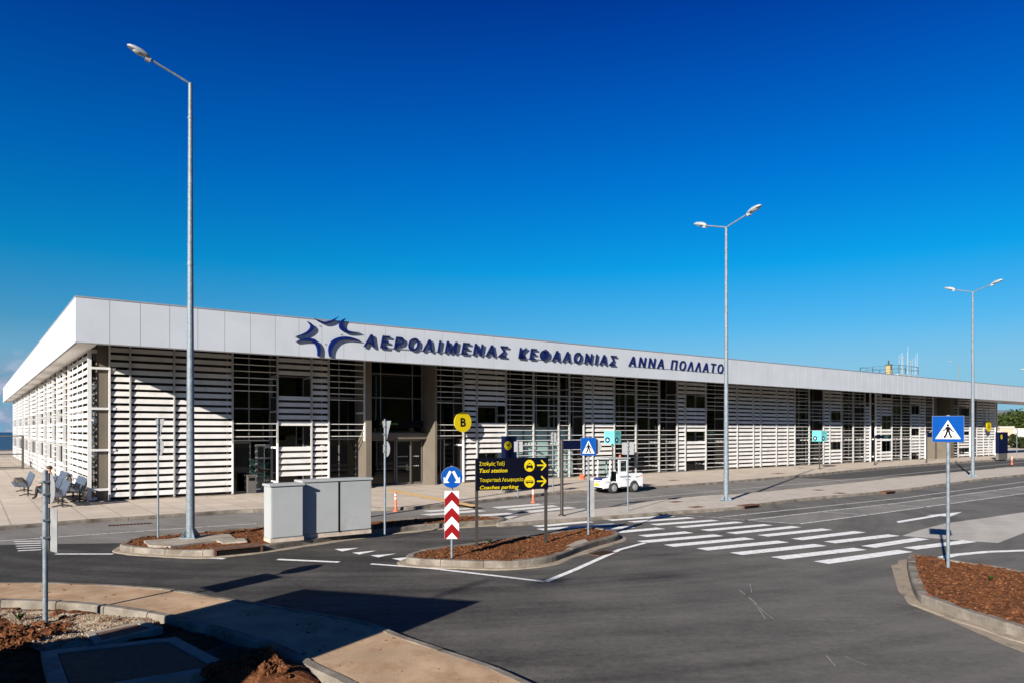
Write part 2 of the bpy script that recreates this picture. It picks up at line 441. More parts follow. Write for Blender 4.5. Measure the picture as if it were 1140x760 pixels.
M['orange'] = mat('bollard_orange', (.70,.105,.04), .5, 0, .12, 6)
M['reflect'] = mat('reflective_band', (.75,.68,.62), .4)
M['rust'] = mat('rusty_iron', (.11,.052,.03), .85, .2, .4, 14, .3, 40, dirt=(.05,.035,.03), dirt_scale=6)
M['tug'] = mat('vehicle_white', (.62,.63,.64), .4, 0, .05, 3, spec=.3, dirt=(.50,.48,.44), dirt_scale=2.5)
M['tug_blue'] = mat('vehicle_navy', (.015,.025,.11), .35)
M['tyre'] = mat('tyre_rubber', (.018,.018,.018), .85, 0, .2, 8)
M['rim'] = mat('wheel_rim', (.42,.42,.42), .4, .5, .1, 8)
M['seatm'] = mat('bench_steel', (.13,.155,.20), .4, .5, .15, 5)
M['skin'] = mat('skin', (.48,.25,.17), .6, 0, .05, 8)
M['cloth_navy'] = mat('jacket_cloth', (.012,.014,.03), .9)
M['cloth_black'] = mat('trouser_cloth', (.012,.012,.014), .9)
M['hair'] = mat('hair_brown', (.05,.03,.02), .8)
M['bark'] = mat('bark', (.10,.075,.05), .9, 0, .3, 9)
M['leaf'] = mat('leaf_green', (.034,.052,.011), .8, 0, .5, .9, spec=.15)
M['leaf2'] = mat('leaf_dark', (.026,.036,.010), .8, 0, .5, 1.2, spec=.15)
M['house'] = mat('house_white', (.50,.47,.42), .85, 0, .06, 1, spec=.2)
M['house_tan'] = mat('house_sand', (.40,.31,.22), .85, 0, .08, 1, spec=.2)
M['hill'] = mat('hill_hazy', (.12,.145,.175), .95, 0, .25, .004)  # blue of distance haze mixed into the scrub colour
M['scrub'] = mat('unseen_slope', (.035,.045,.016), .95, 0, .5, .06, 0, spec=.05)
M['gate'] = mat('gate_steel', (.11,.105,.09), .6, .3, .1, 5, spec=.2)
M['sea'] = mat('sea_water', (.006,.032,.085), .35, 0, .3, .004, spec=.15)
M['tower_y'] = mat('tower_ochre', (.30,.24,.12), .8)
M['dark_steel'] = mat('dark_steel', (.05,.06,.07), .6, .3)
M['bin'] = mat('bin_grey', (.13,.12,.11), .5, .3, .1, 4)
M['pole_w'] = mat('post_white', (.45,.46,.47), .5, .2, .05, 4)

# ------------------------------------------------------------------ ground, sea, hills
land_edge = [(-1500,-400),(9500,-400),(9500,6800),(1100,6800),(420,520),(70,140),(-30,116),(-66,111),(-90,113),(-120,108),(-300,90),(-1500,60)]
g = MB(); n = len(land_edge)
g.slab(land_edge, None, -.03)
low = [(x*1.02+2*math.sin(i), y*1.02+14 if i > 1 else y, -60) for i,(x,y) in enumerate(land_edge)]
g.add([(x,y,-.03) for x,y in land_edge]+low, [(i,(i+1)%n,(i+1)%n+n,i+n) for i in range(n)])
g.build('ground', M['land']); tag(bpy.data.objects['ground'], 'dry land around the airport running out to the coast', 'ground', kind='structure')
s = MB(); s.slab([(-22000,-3000),(22000,-3000),(22000,24000),(-22000,24000)], None, -46)
tag(s.build('sea', M['sea']), 'blue sea beyond the fence at the left', 'sea', kind='structure')
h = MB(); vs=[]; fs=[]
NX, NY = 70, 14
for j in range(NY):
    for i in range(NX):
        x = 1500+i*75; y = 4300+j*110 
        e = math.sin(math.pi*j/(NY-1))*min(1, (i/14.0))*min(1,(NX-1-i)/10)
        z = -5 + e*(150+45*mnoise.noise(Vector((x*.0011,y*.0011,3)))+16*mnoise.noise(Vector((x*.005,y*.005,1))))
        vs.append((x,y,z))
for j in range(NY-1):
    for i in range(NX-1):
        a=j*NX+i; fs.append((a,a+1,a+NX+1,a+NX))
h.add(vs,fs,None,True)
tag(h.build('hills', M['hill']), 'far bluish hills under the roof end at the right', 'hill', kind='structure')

hb = MB(); vs=[]; fs=[]  # unseen slope, added to darken glass reflections and cut low sky light
NX, NY = 60, 8
for j in range(NY):
    for i in range(NX):
        a = math.radians(48+i*224/(NX-1)); rr = 420+j*55
        e = math.sin(math.pi*min(1,j/(NY-1)))
        z = -4+1.9*e*(52+30*mnoise.noise(Vector((a*2.2,rr*.004,5)))+14*mnoise.noise(Vector((a*9,rr*.01,7))))*min(1,i/6,(NX-1-i)/6+.15)
        vs.append((math.sin(a)*rr, math.cos(a)*rr, z))
for j in range(NY-1):
    for i in range(NX-1):
        q=j*NX+i; fs.append((q,q+NX,q+NX+1,q+1))
hb.add(vs,fs,None,True)
tag(hb.build('hills', M['scrub']), 'unseen wooded slope added behind the viewer to darken the terminal glass', 'hill', kind='structure')
# roads: one dark sheet, with lighter and fresh areas laid 4 mm above each other
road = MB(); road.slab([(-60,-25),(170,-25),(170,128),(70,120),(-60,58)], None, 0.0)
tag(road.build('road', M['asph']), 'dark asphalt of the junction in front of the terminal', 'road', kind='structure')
# kerb line of the forecourt (road side)
fk_px = [(-130,601),(0,590),(100,582),(190,576),(285,570),(430,568),(485,565),(530,560),(575,555),(620,550),(690,546),(765,541),(885,531),(1005,519.5),(1140,510.5),(1300,503)]
fk = [at(x,y) for x,y in fk_px]
med_low = [(555,586),(600,583),(660,579),(720,574.5),(752,572),(820,567),(895,557),(1005,546.5),(1140,529.5),(1320,515)]
med_up = [(565,580.5),(597,573),(640,570),(690,565.5),(720,560),(780,553.5),(820,551.5),(885,545),(970,536),(1005,532),(1140,520),(1320,508.5)]
inner = [at(x,y) for x,y in fk_px] + [at(x,y) for x,y in med_up[::-1]] + [at(x,y) for x,y in [(545,582),(415,588),(285,592),(150,604),(0,606),(-130,616)]]
r2 = MB(); r2.slab(inner, None, .004)
tag(r2.build('road', M['asph2']), 'weathered grey lane along the terminal forecourt', 'road', kind='structure')
r3 = MB(); r3.slab([at(*p) for p in [(885,531.5),(1005,520),(1140,511),(1300,503.5),(1320,508),(1140,518.5),(1080,525),(1010,529),(930,533)]], None, .008)
tag(r3.build('road', M['asph3']), 'fresh dark asphalt on the lane near the far lamp', 'road', kind='structure')
r4 = MB(); r4.slab([at(*p) for p in [(1004,596),(1020,590.5),(1053,582),(1100,575.5),(1140,569.5),(1230,557),(1300,575),(1140,592.6),(1111,604),(1074,601.5)]], None, .004)
tag(r4.build('pavement', M['asph_pale']), 'pale dusty concrete patch beside the right hand crossing', 'pavement', kind='structure')
r5 = MB()
r5.slab([at(*p) for p in [(830,578),(1005,559),(1140,541),(1140,548.5),(1005,567),(890,582.5)]], None, .004)
tag(r5.build('road', M['asph2']), 'weathered grey lane strip between the white lines', 'road', kind='structure')

# forecourt paving and its kerb
kl = smooth_line(fk, .25)
fp = offset_line(kl, .14)
pv = MB(); pv.slab([(p.x,p.y) for p in fp] + [(165,135),(60,150),(-38,114),(-70,108),(-66,40),(-40,18)], -.02, .12)
tag(pv.build('pavement', M['pave']), 'beige slab forecourt in front of the terminal', 'pavement', kind='structure')
kb = MB(); kerb_strip(kb, kl, .15, -.02, .125, 1.0)
tag(kb.build('kerb', M['kerb']), 'grey stone kerb along the forecourt', 'kerb', kind='structure')
ty = MB(); a,b = at(430,544.5,.12), at(530,563,.12)
d=(b-a).normalized(); q=Vector((-d.y,d.x,0))*.22
ty.slab([a+q,b+q,b-q,a-q], None, .1245)
a2=at(486,556,.12); 
tag(ty.build('pavement', M['yellow_tile']), 'yellow tactile strip leading to the entrance', 'pavement', kind='structure')
# median
ml = smooth_line([at(x,y) for x,y in med_low], .25); mu = smooth_line([at(x,y) for x,y in med_up], .25)
md = MB(); md.slab([(p.x,p.y) for p in offset_line(ml,.13)] + [(p.x,p.y) for p in offset_line(mu,-.13)[::-1]], -.02, .10)
tag(md.build('pavement', M['pave2']), 'pale paved median between the two lanes', 'pavement', kind='structure')
kb = MB(); kerb_strip(kb, ml, .14, -.02, .105, 1.0); kerb_strip(kb, mu[::-1], .14, -.02, .105, 1.0)
tag(kb.build('kerb', M['kerb']), 'low kerb around the paved median', 'kerb', kind='structure')

# ------------------------------------------------------------------ road markings
def quad(mb, pts, z=.010): mb.slab([at(*p) for p in pts], None, z)
def line(mb, pts, w=.12, z=.010):
    P = [Vector((at(*p).x, at(*p).y)) for p in pts]
    a = offset_line(P, w/2); b = offset_line(P, -w/2)
    mb.slab(a + b[::-1], None, z)
mk = MB()
# main crossing, two rows of bars
row1 = [((732.5,584.5),(801,579.5)),((760,587.5),(829,581.5)),((789,591),(860,584.5)),((820,594.2),(892,586.7)),((855,597),(927,589.5)),((892.5,601.2),(963.5,592.5)),((931,604.5),(1002.5,596.2)),((974,609.5),(1035,600)),((1021,611.5),(1088,603)),
        ((706,581.5),(775,576.5)),((682,579.5),(752,574.5))]
row2 = [((693,593),(741,588.5)),((720,597.5),(772.5,593)),((720,604),(805,596.5)),((749.5,608.5),(840,600)),((788.5,612.5),(879,603.5)),((827,617.5),(920,607.5)),((873.5,622.5),(966,611.8)),((923,627.5),(1016,614.3)),((600,586.5),(662,581)),((605,590),(689,584)),((640,591.5),(707,587))]
U2 = Vector((.80,.60))
for rows in (row1, row2):
    for a, b in rows:
        A = at(*a); B = at(*b)
        A = Vector((A.x,A.y)); B = Vector((B.x,B.y)); dd = (B-A).normalized(); nn = Vector((-dd.y,dd.x))
        w = .37 if rows is row2 else .35
        e0, e1 = random.uniform(-.03,.03), random.uniform(-.03,.03)
        mk.slab([A+dd*e0, B+dd*e1, B+nn*w+dd*(e1-.02), A+nn*w+dd*(e0-.02)], None, .010)
tag(mk.build('crosswalk_marking', M['mark']), 'white bars of the zebra crossing on the main road', 'road marking', kind='structure')
mk = MB()
for q_ in ([(547.5,564.2),(555,565.7),(605,561.7),(600,560.2)],[(562.5,566.5),(572.5,567.8),(622.5,563.4),(615,562)],[(580,569),(590,570.5),(642.5,565.2),(632.5,563.7)],[(596,571.2),(607.5,572.3),(656,567.2),(650,565.7)],
          [(468,572.3),(480,573.6),(542,568.6),(530,567.3)],[(492,575),(505,576.4),(578,572),(565,570.5)],[(470,568.3),(480,569.6),(528,566.1),(520,565)],[(515,577.9),(528,579.2),(592,575),(582,573.6)]):
    quad(mk, q_)
tag(mk.build('crosswalk_marking', M['mark_mid']), 'worn white bars crossing the terminal lane', 'road marking', kind='structure')
mk = MB()
line(mk, [(413,627.5),(480,632.5),(545,640),(608,647.5)], .11)
line(mk, [(607,647.5),(640,634),(690,611.5),(720,603.5)], .13)
line(mk, [(309,622.5),(377.5,625.5)], .15)
line(mk, [(62,616.5),(126,616.5)], .13)
line(mk, [(183,618.6),(250,621.8)], .12)
for i in range(5): line(mk, [(16+i*1,602.5+i*2.6),(46,602+i*2.4)], .12)
for tri in ([(372.5,611),(400,609.5),(381,613.6)],[(392,615),(420,612.6),(400,617)],[(412.5,618),(441,616),(421,620.2)],[(436,621.5),(457,619.8),(446,623.9)]): quad(mk, tri)
line(mk, [(1035,624),(1062,617.5),(1100,614),(1140,612.6),(1220,611)], .22)
quad(mk, [(998,580),(1000,581.8),(1046,574.2),(1043,572.6)]); quad(mk, [(1031,573.4),(1071,569.6),(1058,574.8)], .0115)
tag(mk.build('lane_marking', M['mark']), 'white lines and give way triangles on the junction', 'road marking', kind='structure')
mk = MB()
line(mk, [(800,575.5),(900,565),(1005,554),(1140,536),(1260,522)], .13)
line(mk, [(830,579),(920,568.5),(1005,559),(1140,541),(1260,526)], .13)
line(mk, [(890,583),(950,575),(1005,567.5),(1140,549),(1260,533)], .13)
line(mk, [(830,578.8),(890,582.8)], .12); line(mk, [(915,569.4),(970,573)], .10); line(mk, [(985,561),(1035,564.5)], .1); line(mk,[(760,572.8),(830,578.8)],.08)
line(mk, [(0,602),(100,595),(200,588),(285,582.5)], .12)
line(mk, [(600,561),(720,553.5),(800,546),(950,533),(1140,514)], .12)
line(mk, [(690,561),(722,557.8),(784,553.5)], .14)
line(mk, [(1110,521),(1125,519.6),(1160,518)], .4)
tag(mk.build('lane_marking', M['mark_old']), 'worn long white lane lines of the road beside the median', 'road marking', kind='structure')
mk = MB()
for pts in ([(822,657),(838,668),(850,681),(861,689)],[(824,657),(840,671),(852,689)],[(835,650),(837,660)],[(993,668),(1012,674)],[(1017,679),(1031,684)],[(920,730),(930,742)],[(940,731),(965,741)]):
    line(mk, pts, .013, .012)
tag(mk.build('scratch_marking', M['scratch']), 'thin pale scratches on the dark asphalt', 'road marking', kind='structure')

# ------------------------------------------------------------------ planters
def planter(outline_px, z1=.15, soil='soil', clods=300, haunch=None, zc=None, label='', slabel='', seed=0, step=.14):
    P = [at(*p) for p in outline_px]
    ol = closed_smooth([(p.x,p.y) for p in P], step)
    ar = sum(ol[i].x*ol[(i+1)%len(ol)].y-ol[(i+1)%len(ol)].x*ol[i].y for i in range(len(ol)))
    if ar < 0: ol = ol[::-1]
    k = MB(); kerb_strip(k, ol, .16, -.02, z1, .95, closed=True)
    tag(k.build('kerb', M['kerb']), label, 'kerb', kind='structure')
    # rough concrete haunch round the kerb
    n = len(ol); hv = []; hf = []
    for i, p in enumerate(ol):
        t = (ol[(i+1)%n]-ol[i-1]).normalized(); nr = Vector((t.y,-t.x))
        w = .16+.10*mnoise.noise(Vector((p.x*1.3,p.y*1.3,seed+2)))
        a = p+nr*w; hv += [(a.x,a.y,.004),(a.x-nr.x*.03,a.y-nr.y*.03,.022),(p.x-nr.x*.05,p.y-nr.y*.05,.03)]
    for i in range(n):
        j=(i+1)%n
        for m in range(2): hf.append((i*3+m, j*3+m, j*3+m+1, i*3+m+1))
    hb = MB(); hb.add(hv,hf)
    tag(hb.build('kerb_footing', M['haunch']), 'rough concrete spilled along the foot of '+label, 'kerb', kind='structure')
    mid = []
    for i, p in enumerate(ol):
        t = (ol[(i+1)%n]-ol[i-1]).normalized(); mid.append(p+Vector((-t.y,t.x))*.10)
    so = MB(); soil_sheet(so, mid, .055, zc or (lambda x,y: z1-.02), .03, clods*6, (.006,.032), seed)
    tag(so.build('soil', M[soil]), slabel, 'soil', kind='structure')
    return mid
p2 = planter([(452,627),(470,630),(553,633),(586,631.3),(612,627.5),(627,622.5),(646,615),(664,609),(688,602),(687,597.5),(673,594),(654,593),(603,600),(538,609),(480,617),(458,622)],
        .16, 'soil', 420, label='the kerb round the sign island in the centre', slabel='red brown soil in the centre sign island', seed=3,
        zc=lambda x,y: .15)
p1 = planter([(134,611),(143,615.5),(190,619),(240,619.5),(296,613.5),(311,611.5),(395,599),(480,589),(556,583.5),(562,580.5),(545,579.5),(507,578),(430,584),(340,590),(285,592),(207,598.5),(156,603)],
        .16, 'soil', 420, label='the kerb of the long lamp island', slabel='red brown soil around the grey cabinets', seed=9)
p3 = planter([(1010,625),(1018,664),(1040,678),(1140,713),(1300,760),(1420,705),(1140,644),(1080,634),(1030,626)],
        .17, 'soil', 700, label='the kerb of the right hand island', slabel='red brown soil around the right hand crossing sign', seed=14, zc=lambda x,y:.16)
def weed(px,py,z,h,n,label):
    L=at(px,py,z); w=MB()
    for i in range(n):
        a=random.uniform(0,6.28); t=random.uniform(.3,1.0); w_=.008
        d=Vector((math.cos(a),math.sin(a),0)); p=Vector((-d.y,d.x,0))*w_
        b=d*h*t*.25; c=d*h*t*.8+Vector((0,0,h*random.uniform(.5,1)))
        mid=b.lerp(c,.5)+Vector((0,0,h*.15))
        w.add([b*.1-p,b*.1+p,mid+p*1.6,c,mid-p*1.6],[(0,1,2,3,4)])
    tag(w.build('weed',M['leaf'],None,L),label,'weed')
weed(545,604,.17,.13,40,'small green weed at the back kerb of the centre island')
weed(579,613.5,.17,.08,24,'tiny green weed in the middle of the centre island soil')
weed(1103,645,.17,.09,40,'low green weed in the right hand island soil')
weed(22,690,.06,.12,40,'green weed between the soil clods beside the near pole')
# concrete pads in the islands
pad = MB()
pad.slab([at(*p,.16) for p in [(160,602),(165,607),(190,608.5),(225,604),(262,599.5),(255,594.5),(215,596),(190,600)]], .05, .185)
pad.slab([at(*p,.16) for p in [(240,601.5),(248,604.5),(275,603),(272,599.5)]], .05, .19)
pad.slab([at(*p,.16) for p in [(629,608),(637,608.6),(655,602.8),(652,599.6),(641,602.5)]], .05, .172)
tag(pad.build('pavement', M['conc']), 'small concrete pads set in the islands', 'pavement', kind='structure')
# apron of poured concrete at the right island and the left tip
ap = MB()
ap.slab([at(*p) for p in [(992,629),(1000,658),(1020,676),(1062,693),(1117,718),(1160,735),(1200,735),(1140,712),(1016,664),(1010,626)]], None, .008)
ap.slab([at(*p) for p in [(129,611.5),(140,618),(190,621),(236,621),(236,618),(150,614),(140,609)]], None, .008)
tag(ap.build('pavement', M['haunch']), 'pale poured concrete skirt beside the island kerbs', 'pavement', kind='structure')

# ------------------------------------------------------------------ near walkway, pit
wo = [(-140,655),(-40,653.5),(0,654),(75,655),(178,661),(245,671),(330,685.5),(407,700),(457,719),(520,740),(560,755),(650,800),(760,870)]
wi = [(-140,671),(-40,669),(0,669),(71,671),(120,676),(175,684.5),(210,693),(253,705),(300,720),(345,744),(385,764),(450,815),(520,890)]
wol = smooth_line([at(x,y) for x,y in wo], .12); wil = smooth_line([at(x,y,.12) for x,y in wi], .12)
wk = MB(); wk.slab([(p.x,p.y) for p in offset_line(wol,-.11)] + [(p.x,p.y) for p in offset_line(wil,.06)[::-1]], -.03, .115)
tag(wk.build('pavement', M['conc_walk']), 'tan concrete walkway curving through the left foreground', 'pavement', kind='structure')
kb = MB(); kerb_strip(kb, wol[::-1], .12, -.03, .122, 1.0)
tag(kb.build('kerb', M['kerb']), 'flush kerb between near walkway and junction', 'kerb', kind='structure')
kb = MB(); kerb_strip(kb, wil, .14, -.25, .135, 1.0, gap=.016)
tag(kb.build('kerb', M['kerb']), 'kerb on the planting side of the near walkway', 'kerb', kind='structure')
pit = [(p.x,p.y) for p in offset_line(wil,-.05)] + [(1.0,4.0),(-9,4.0),(-16,8.5)]
def pz(x,y):
    z = .02
    d1 = math.hypot((x+7.0)/1.5, (y-9.3)/1.0); z += .17*max(0, 1-d1*d1*.8)
    d2 = math.hypot((x+2.9)/.75, (y-8.35)/.5); z += .22*max(0,1-d2*d2)
    return z
so = MB(); soil_sheet(so, pit, .10, pz, .04, 0, seed=21)
poly_ok = lambda x,y: inside((x,y), pit)
for k in range(2300):
    if k < 1900: x, y = random.gauss(-7.25,.75), random.gauss(9.45,.6)
    else: x, y = random.gauss(-2.85,.5), random.gauss(8.5,.22)
    if not poly_ok(x,y): continue
    e = min(abs((Vector((x,y))-p).length) for p in wil[::3])
    if e < .35 or (k < 1900 and x > -6.15): continue
    r = .010+.075*random.random()**4
    so.blob((x,y,pz(x,y)+r*.3), r, 3 if r > .04 else 2, .75, 1.9, (1.1,1,.8), False, k)
so.blob((-2.92,8.62,.15), .16, 4, .8, 2.6, (1.0,.9,1.0), False, 77)
so.blob((-2.62,8.50,.10), .10, 3, .8, 2.6, (1.0,.9,.9), False, 78)
tag(so.build('soil', M['soil_dark']), 'heap of dark red soil clods beside the near walkway', 'soil', kind='structure')
gr = MB()
gpoly = [at(*p) for p in [(-10,681),(60,684),(120,688),(185,692),(140,706),(110,722),(70,738),(30,735),(50,715),(20,700)]]
gpoly = [(p.x,p.y) for p in gpoly]
soil_sheet(gr, gpoly, .045, lambda x,y: pz(x,y)+.03, .03, 4500, (.005,.019), 5)
tag(gr.build('gravel', M['gravel']), 'pale crushed gravel behind the near walkway kerb', 'gravel', kind='stuff')

dbm = MB()
for k in range(70):
    t=random.random(); i_=int(t*(len(wil)-1)); o_=min(wol, key=lambda p:(p-wil[i_]).length)
    q=wil[i_].lerp(o_, random.uniform(.05,.95)); dbm.blob((q.x,q.y,.118),random.uniform(.006,.022),1,.5,2,(1.3,1,.5),False,k)
for k in range(260):
    e_=random.choice(wol[::2]); q=e_+Vector((random.gauss(.25,.5),random.gauss(.45,.5)))
    dbm.blob((q.x,q.y,.003 if q.y>e_.y else .118),random.uniform(.004,.012),1,.5,2,(1,1,.7),False,k)
tag(dbm.build('grit', M['soil_dark']), 'crumbs of soil scattered on the near walkway and gutter', 'grit', kind='stuff')
mh = empty('inspection_chamber', at(150,740,.1), 0, 'large square concrete inspection chamber in the shaded near corner', 'manhole')
def chamber(root, px4, z, hole, depth):
    P = [at(*p, z) - root.location for p in px4]
    c = sum((Vector((p.x,p.y)) for p in P), Vector((0,0)))/4
    o = [Vector((p.x,p.y)) for p in P]; i = [c+(q-c)*hole for q in o]
    zt = z-root.location.z
    m = MB(); n=4
    vs = [(q.x,q.y,zt-.4) for q in o]+[(q.x,q.y,zt) for q in o]+[(q.x,q.y,zt) for q in i]+[(q.x,q.y,zt-.05) for q in i]
    fs = []
    for k in range(4):
        l=(k+1)%4; fs += [(k,l,l+4,k+4),(k+4,l+4,l+8,k+8),(k+8,l+8,l+12,k+12)]
    m.add(vs,fs); m.build('concrete_frame', M['conc'], root, bevel=.01)
    cv = MB(); i2 = [c+(q-c)*(hole*.985) for q in o]
    cv.slab(i2, zt-.06, zt-.012)
    for k in range(1,1):
        t=k/9; a=i2[0].lerp(i2[3],t); b=i2[1].lerp(i2[2],t); d=(b-a).normalized(); q=Vector((-d.y,d.x))*.012
        cv.slab([a+q,b+q,b-q,a-q], zt-.012, zt-.006)
    cv.build('cover', M['rust'], root)
chamber(mh, [(45,724),(196,708),(262,742),(60,775)], .16, .8, .1)
mh2 = empty('drain_chamber', at(125,704,.08), 0, 'small concrete drain chamber just behind the larger one by the kerb', 'manhole')
chamber(mh2, [(95,704),(160,690.5),(182,697),(105,716)], .10, .72, .1)

# ------------------------------------------------------------------ terminal building (local x along the front, y inwards)
O = Vector((-16.43, 28.18, 0)); U = Vector((.8007,.599,0)); V = Vector((-.599,.8007,0))
TB = empty('terminal_building', O, UANG, 'long low airport terminal with white louvred front and pale metal roof band', 'building')
def s_of(px, t=0.0):
    k = (px-CX)/F
    p = O + V*t
    return (k*p.y-p.x)/(U.x-k*U.y)
def Y_of(s, t=0.0): return (O+U*s+V*t).y
G = .12
FZ0, FZ1, FT, FS = 6.015, 7.645, -2.73, -.72
# roof, fascia
rf = MB()
rf.box(FS+.1, 92.5, FT+.1, 64, 6.95, 7.3)
rf.build('roof', M['roof'], TB)
un = MB(); un.box(.02, 91.3, FT+.12, 1.2, 6.80, 6.947)
un.build('ceiling', M['under'], TB)
fa = MB()
fa.m = 1
fa.box(FS+.03, 110, FT+.03, FT+.09, FZ0+.02, FZ1-.03)
fa.box(FS+.03, FS+.09, FT+.09, 64.4, FZ0+.02, FZ1-.03)
fa.m = 0
x = FS; nx = FS+1.064
while x < 110:
    fa.box(x+.007 if x > FS else x, nx-.007, FT, FT+.028, FZ0, FZ1-.05)
    x = nx; nx = x+1.0
y = FT+.03
while y < 64.4:
    fa.box(FS, FS+.028, y+.007 if y > FT+.1 else y, y+.993, FZ0, FZ1-.05)
    y += 1.0
fa.m = 2
fa.box(FS-.012, 110, FT-.015, FT+.20, FZ1-.048, FZ1)
fa.box(FS-.012, FS+.2, FT+.2, 64.4, FZ1-.048, FZ1)
fa.m = 0
fa.box(FS+.03, 110, FT+.092, FT+.42, FZ0, FZ0+.03)       # return lip under the front
fa.m = 3; fa.box(FS+.31, 110, FT+.423, FT+.45, FZ0, FZ1-.5)        # back sheet of the band
fa.build('roof_fascia', [M['alu'], M['seam'], M['alu_cap'], M['under']], TB)
sf = MB(); sf.box(FS+.092, .0, FT+.425, 64.2, FZ0+.004, FZ0+.034)
for i in range(12): sf.lathe([(.06,FZ0-.004),(.06,FZ0+.004)], 10, Matrix.Translation((-.35, 2+i*4.6, 0)))
sf.build('soffit', M['soffit'], TB)
MB().box(80, 91.6, FT+.46, -.12, FZ0+.06, FZ0+.14).box(91.61, 110, FT+.46, 1.6, FZ0+.06, FZ0+.14).build('soffit', M['soffit'], TB)

# slat screens
PITCH = .286; Z0 = .28; ZT = 6.72
NS = int((ZT-Z0)/PITCH)+1
def slat(mb, a, b, z, M_=None, thick=.182):
    # inclined blade: outer edge low, inner edge high
    mb.add([(a,0,z),(b,0,z),(b,.045,z+thick),(a,.045,z+thick),(a,.07,z+thick-.008),(b,.07,z+thick-.008),(b,.05,z+.005),(a,.05,z+.005)],
           [(0,1,2,3),(3,2,5,4),(4,5,6,7),(7,6,1,0),(0,3,4,7),(1,6,5,2)], M_)
def fin(mb, a, b, z, M_=None): mb.box(a, b, .0, .06, z, z+.032, M_)
def screen(a, b, kind, gaps=(), M_=None, posts=True, bottom=Z0, extra=(), top=ZT):
    m = MB()
    for i in range(NS):
        z = Z0+i*PITCH
        if z < bottom-.01: continue
        if any(g0 <= z+.08 <= g1 for g0,g1 in gaps): continue
        if kind == 'D': slat(m, a+.028, b-.028, z+random.uniform(-.004,.004), M_)
        else: fin(m, a+.028, b-.028, z+.06, M_)
    m.m = 1
    for x in (a, b):
        m.box(x-.027, x+.027, -.05, .09, max(.16,bottom-.1), ZT+.06, M_)
        for z in (.55, 2.1, 3.72, 5.3):
            if z > bottom: m.box(x-.04, x+.04, .092, .93, z, z+.09, M_)
    if b-a > 2.2 and kind == 'D':
        k = int((b-a)/1.6)
        for i in range(1, k): 
            x = a+(b-a)*i/k; m.box(x-.018, x+.018, -.03, .0, max(.16,bottom-.1), ZT, M_)
    return m.build('louvre_panel', [M['slat'], M['post']], TB)

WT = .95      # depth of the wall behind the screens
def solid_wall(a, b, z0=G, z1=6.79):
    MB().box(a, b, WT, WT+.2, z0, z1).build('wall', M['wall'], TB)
def window(a, b, z0, z1, rows=(), cols=(), t=WT, gm='glass', name='window'):
    f = MB(); w=.06
    f.box(a,a+w,t-.03,t+.06,z0,z1); f.box(b-w,b,t-.03,t+.06,z0,z1)
    f.box(a+w,b-w,t-.03,t+.06,z0,z0+w); f.box(a+w,b-w,t-.03,t+.06,z1-w,z1)
    for r in rows: f.box(a+w,b-w,t-.028,t+.05,r-w/2,r+w/2)
    for c in cols: f.box(c-w/2,c+w/2,t-.026,t+.052,z0+w,z1-w)
    fo = f.build(name, M['frame'], TB)
    p = MB(); p.box(a+.02,b-.02,t+.008,t+.02,z0+.02,z1-.02); p.build('pane', M[gm], fo)
    return fo

# (px left, px right, kind, slat gaps, glass)
S = s_of
bays = [
 (122,145,'D',[],0),(145,194,'D',[],0),(194,259,'D',[],0),
 (259,309,'S',[(3.35,4.55),(0,2.45)],'door'),
 (309,347,'D',[(4.55,5.3),(2.25,3.15),(0,.85),(6.3,7)],1),(347,366,'D',[],0),
 (366,406,'S',[(3.3,4.2),(0,2.45)],1),
 (485,516,'S',[(3.3,4.1),(0,2.5)],1),
 (516,531,'D',[],0),(531,563.5,'D',[(6.1,7),(3.3,4.1),(1.25,1.75)],1),
 (563.5,594,'S',[(4.95,5.2),(3.0,3.2)],2),(594,622,'S',[(6.2,7),(3.2,4.0),(4.5,4.7)],2),(622,634,'S',[(5.1,6.0)],2),(634,650,'S',[(2.9,3.9)],2),
 (650,660,'D',[],0),(660,684,'D',[],0),
 (684,708,'S',[(4.3,5.2)],1),(708,734,'S',[(3.1,3.6)],1),(734,754,'S',[(5.2,6.2),(3.1,3.3)],1),
 (754,763,'D',[],0),(763,786,'D',[(4.5,5.3),(2.2,2.85),(0,.75)],1),(786,808,'S',[(3.2,4.2)],1),
 (808,821,'D',[],0),(821,839,'D',[],0),(839,847,'D',[],0),(847,864.5,'D',[],0),(864.5,877,'D',[],0),(877,885,'D',[],0),
 (885,901,'S',[(4.0,4.3),(1.9,2.1)],1),(901,917,'S',[(5.4,6.1),(3.2,3.6)],1),
 (917,924,'D',[],0),(924,937,'D',[(3.7,4.55),(1.3,2.0)],1),
 (937,950,'S',[(3.0,3.3)],1),(950,963,'S',[(4.6,4.9)],1),(963,969,'D',[(5.2,6.2)],1),
 (975,981,'D',[],0),(981,993,'D',[(6.0,6.5),(3.2,4.2),(1.0,2.0)],1),
 (993,1003.5,'S',[(4.5,5.0)],1),(1003.5,1014,'S',[],1),(1014,1024,'D',[(4.5,5.3),(2.4,3.0),(0,.7)],1),(1024,1030,'D',[],0),
 (1030,1039,'S',[(3.5,4.2),(0,2.6)],1),
 (1061,1067,'S',[(3.5,4.2)],1),(1067,1080,'D',[(4.6,5.4),(2.4,2.9),(.4,1.0)],1),(1081.5,1087.5,'S',[],1),(1087.5,1095,'D',[],0),(1095,1101,'D',[],0),(1101,1108,'D',[],0),
]
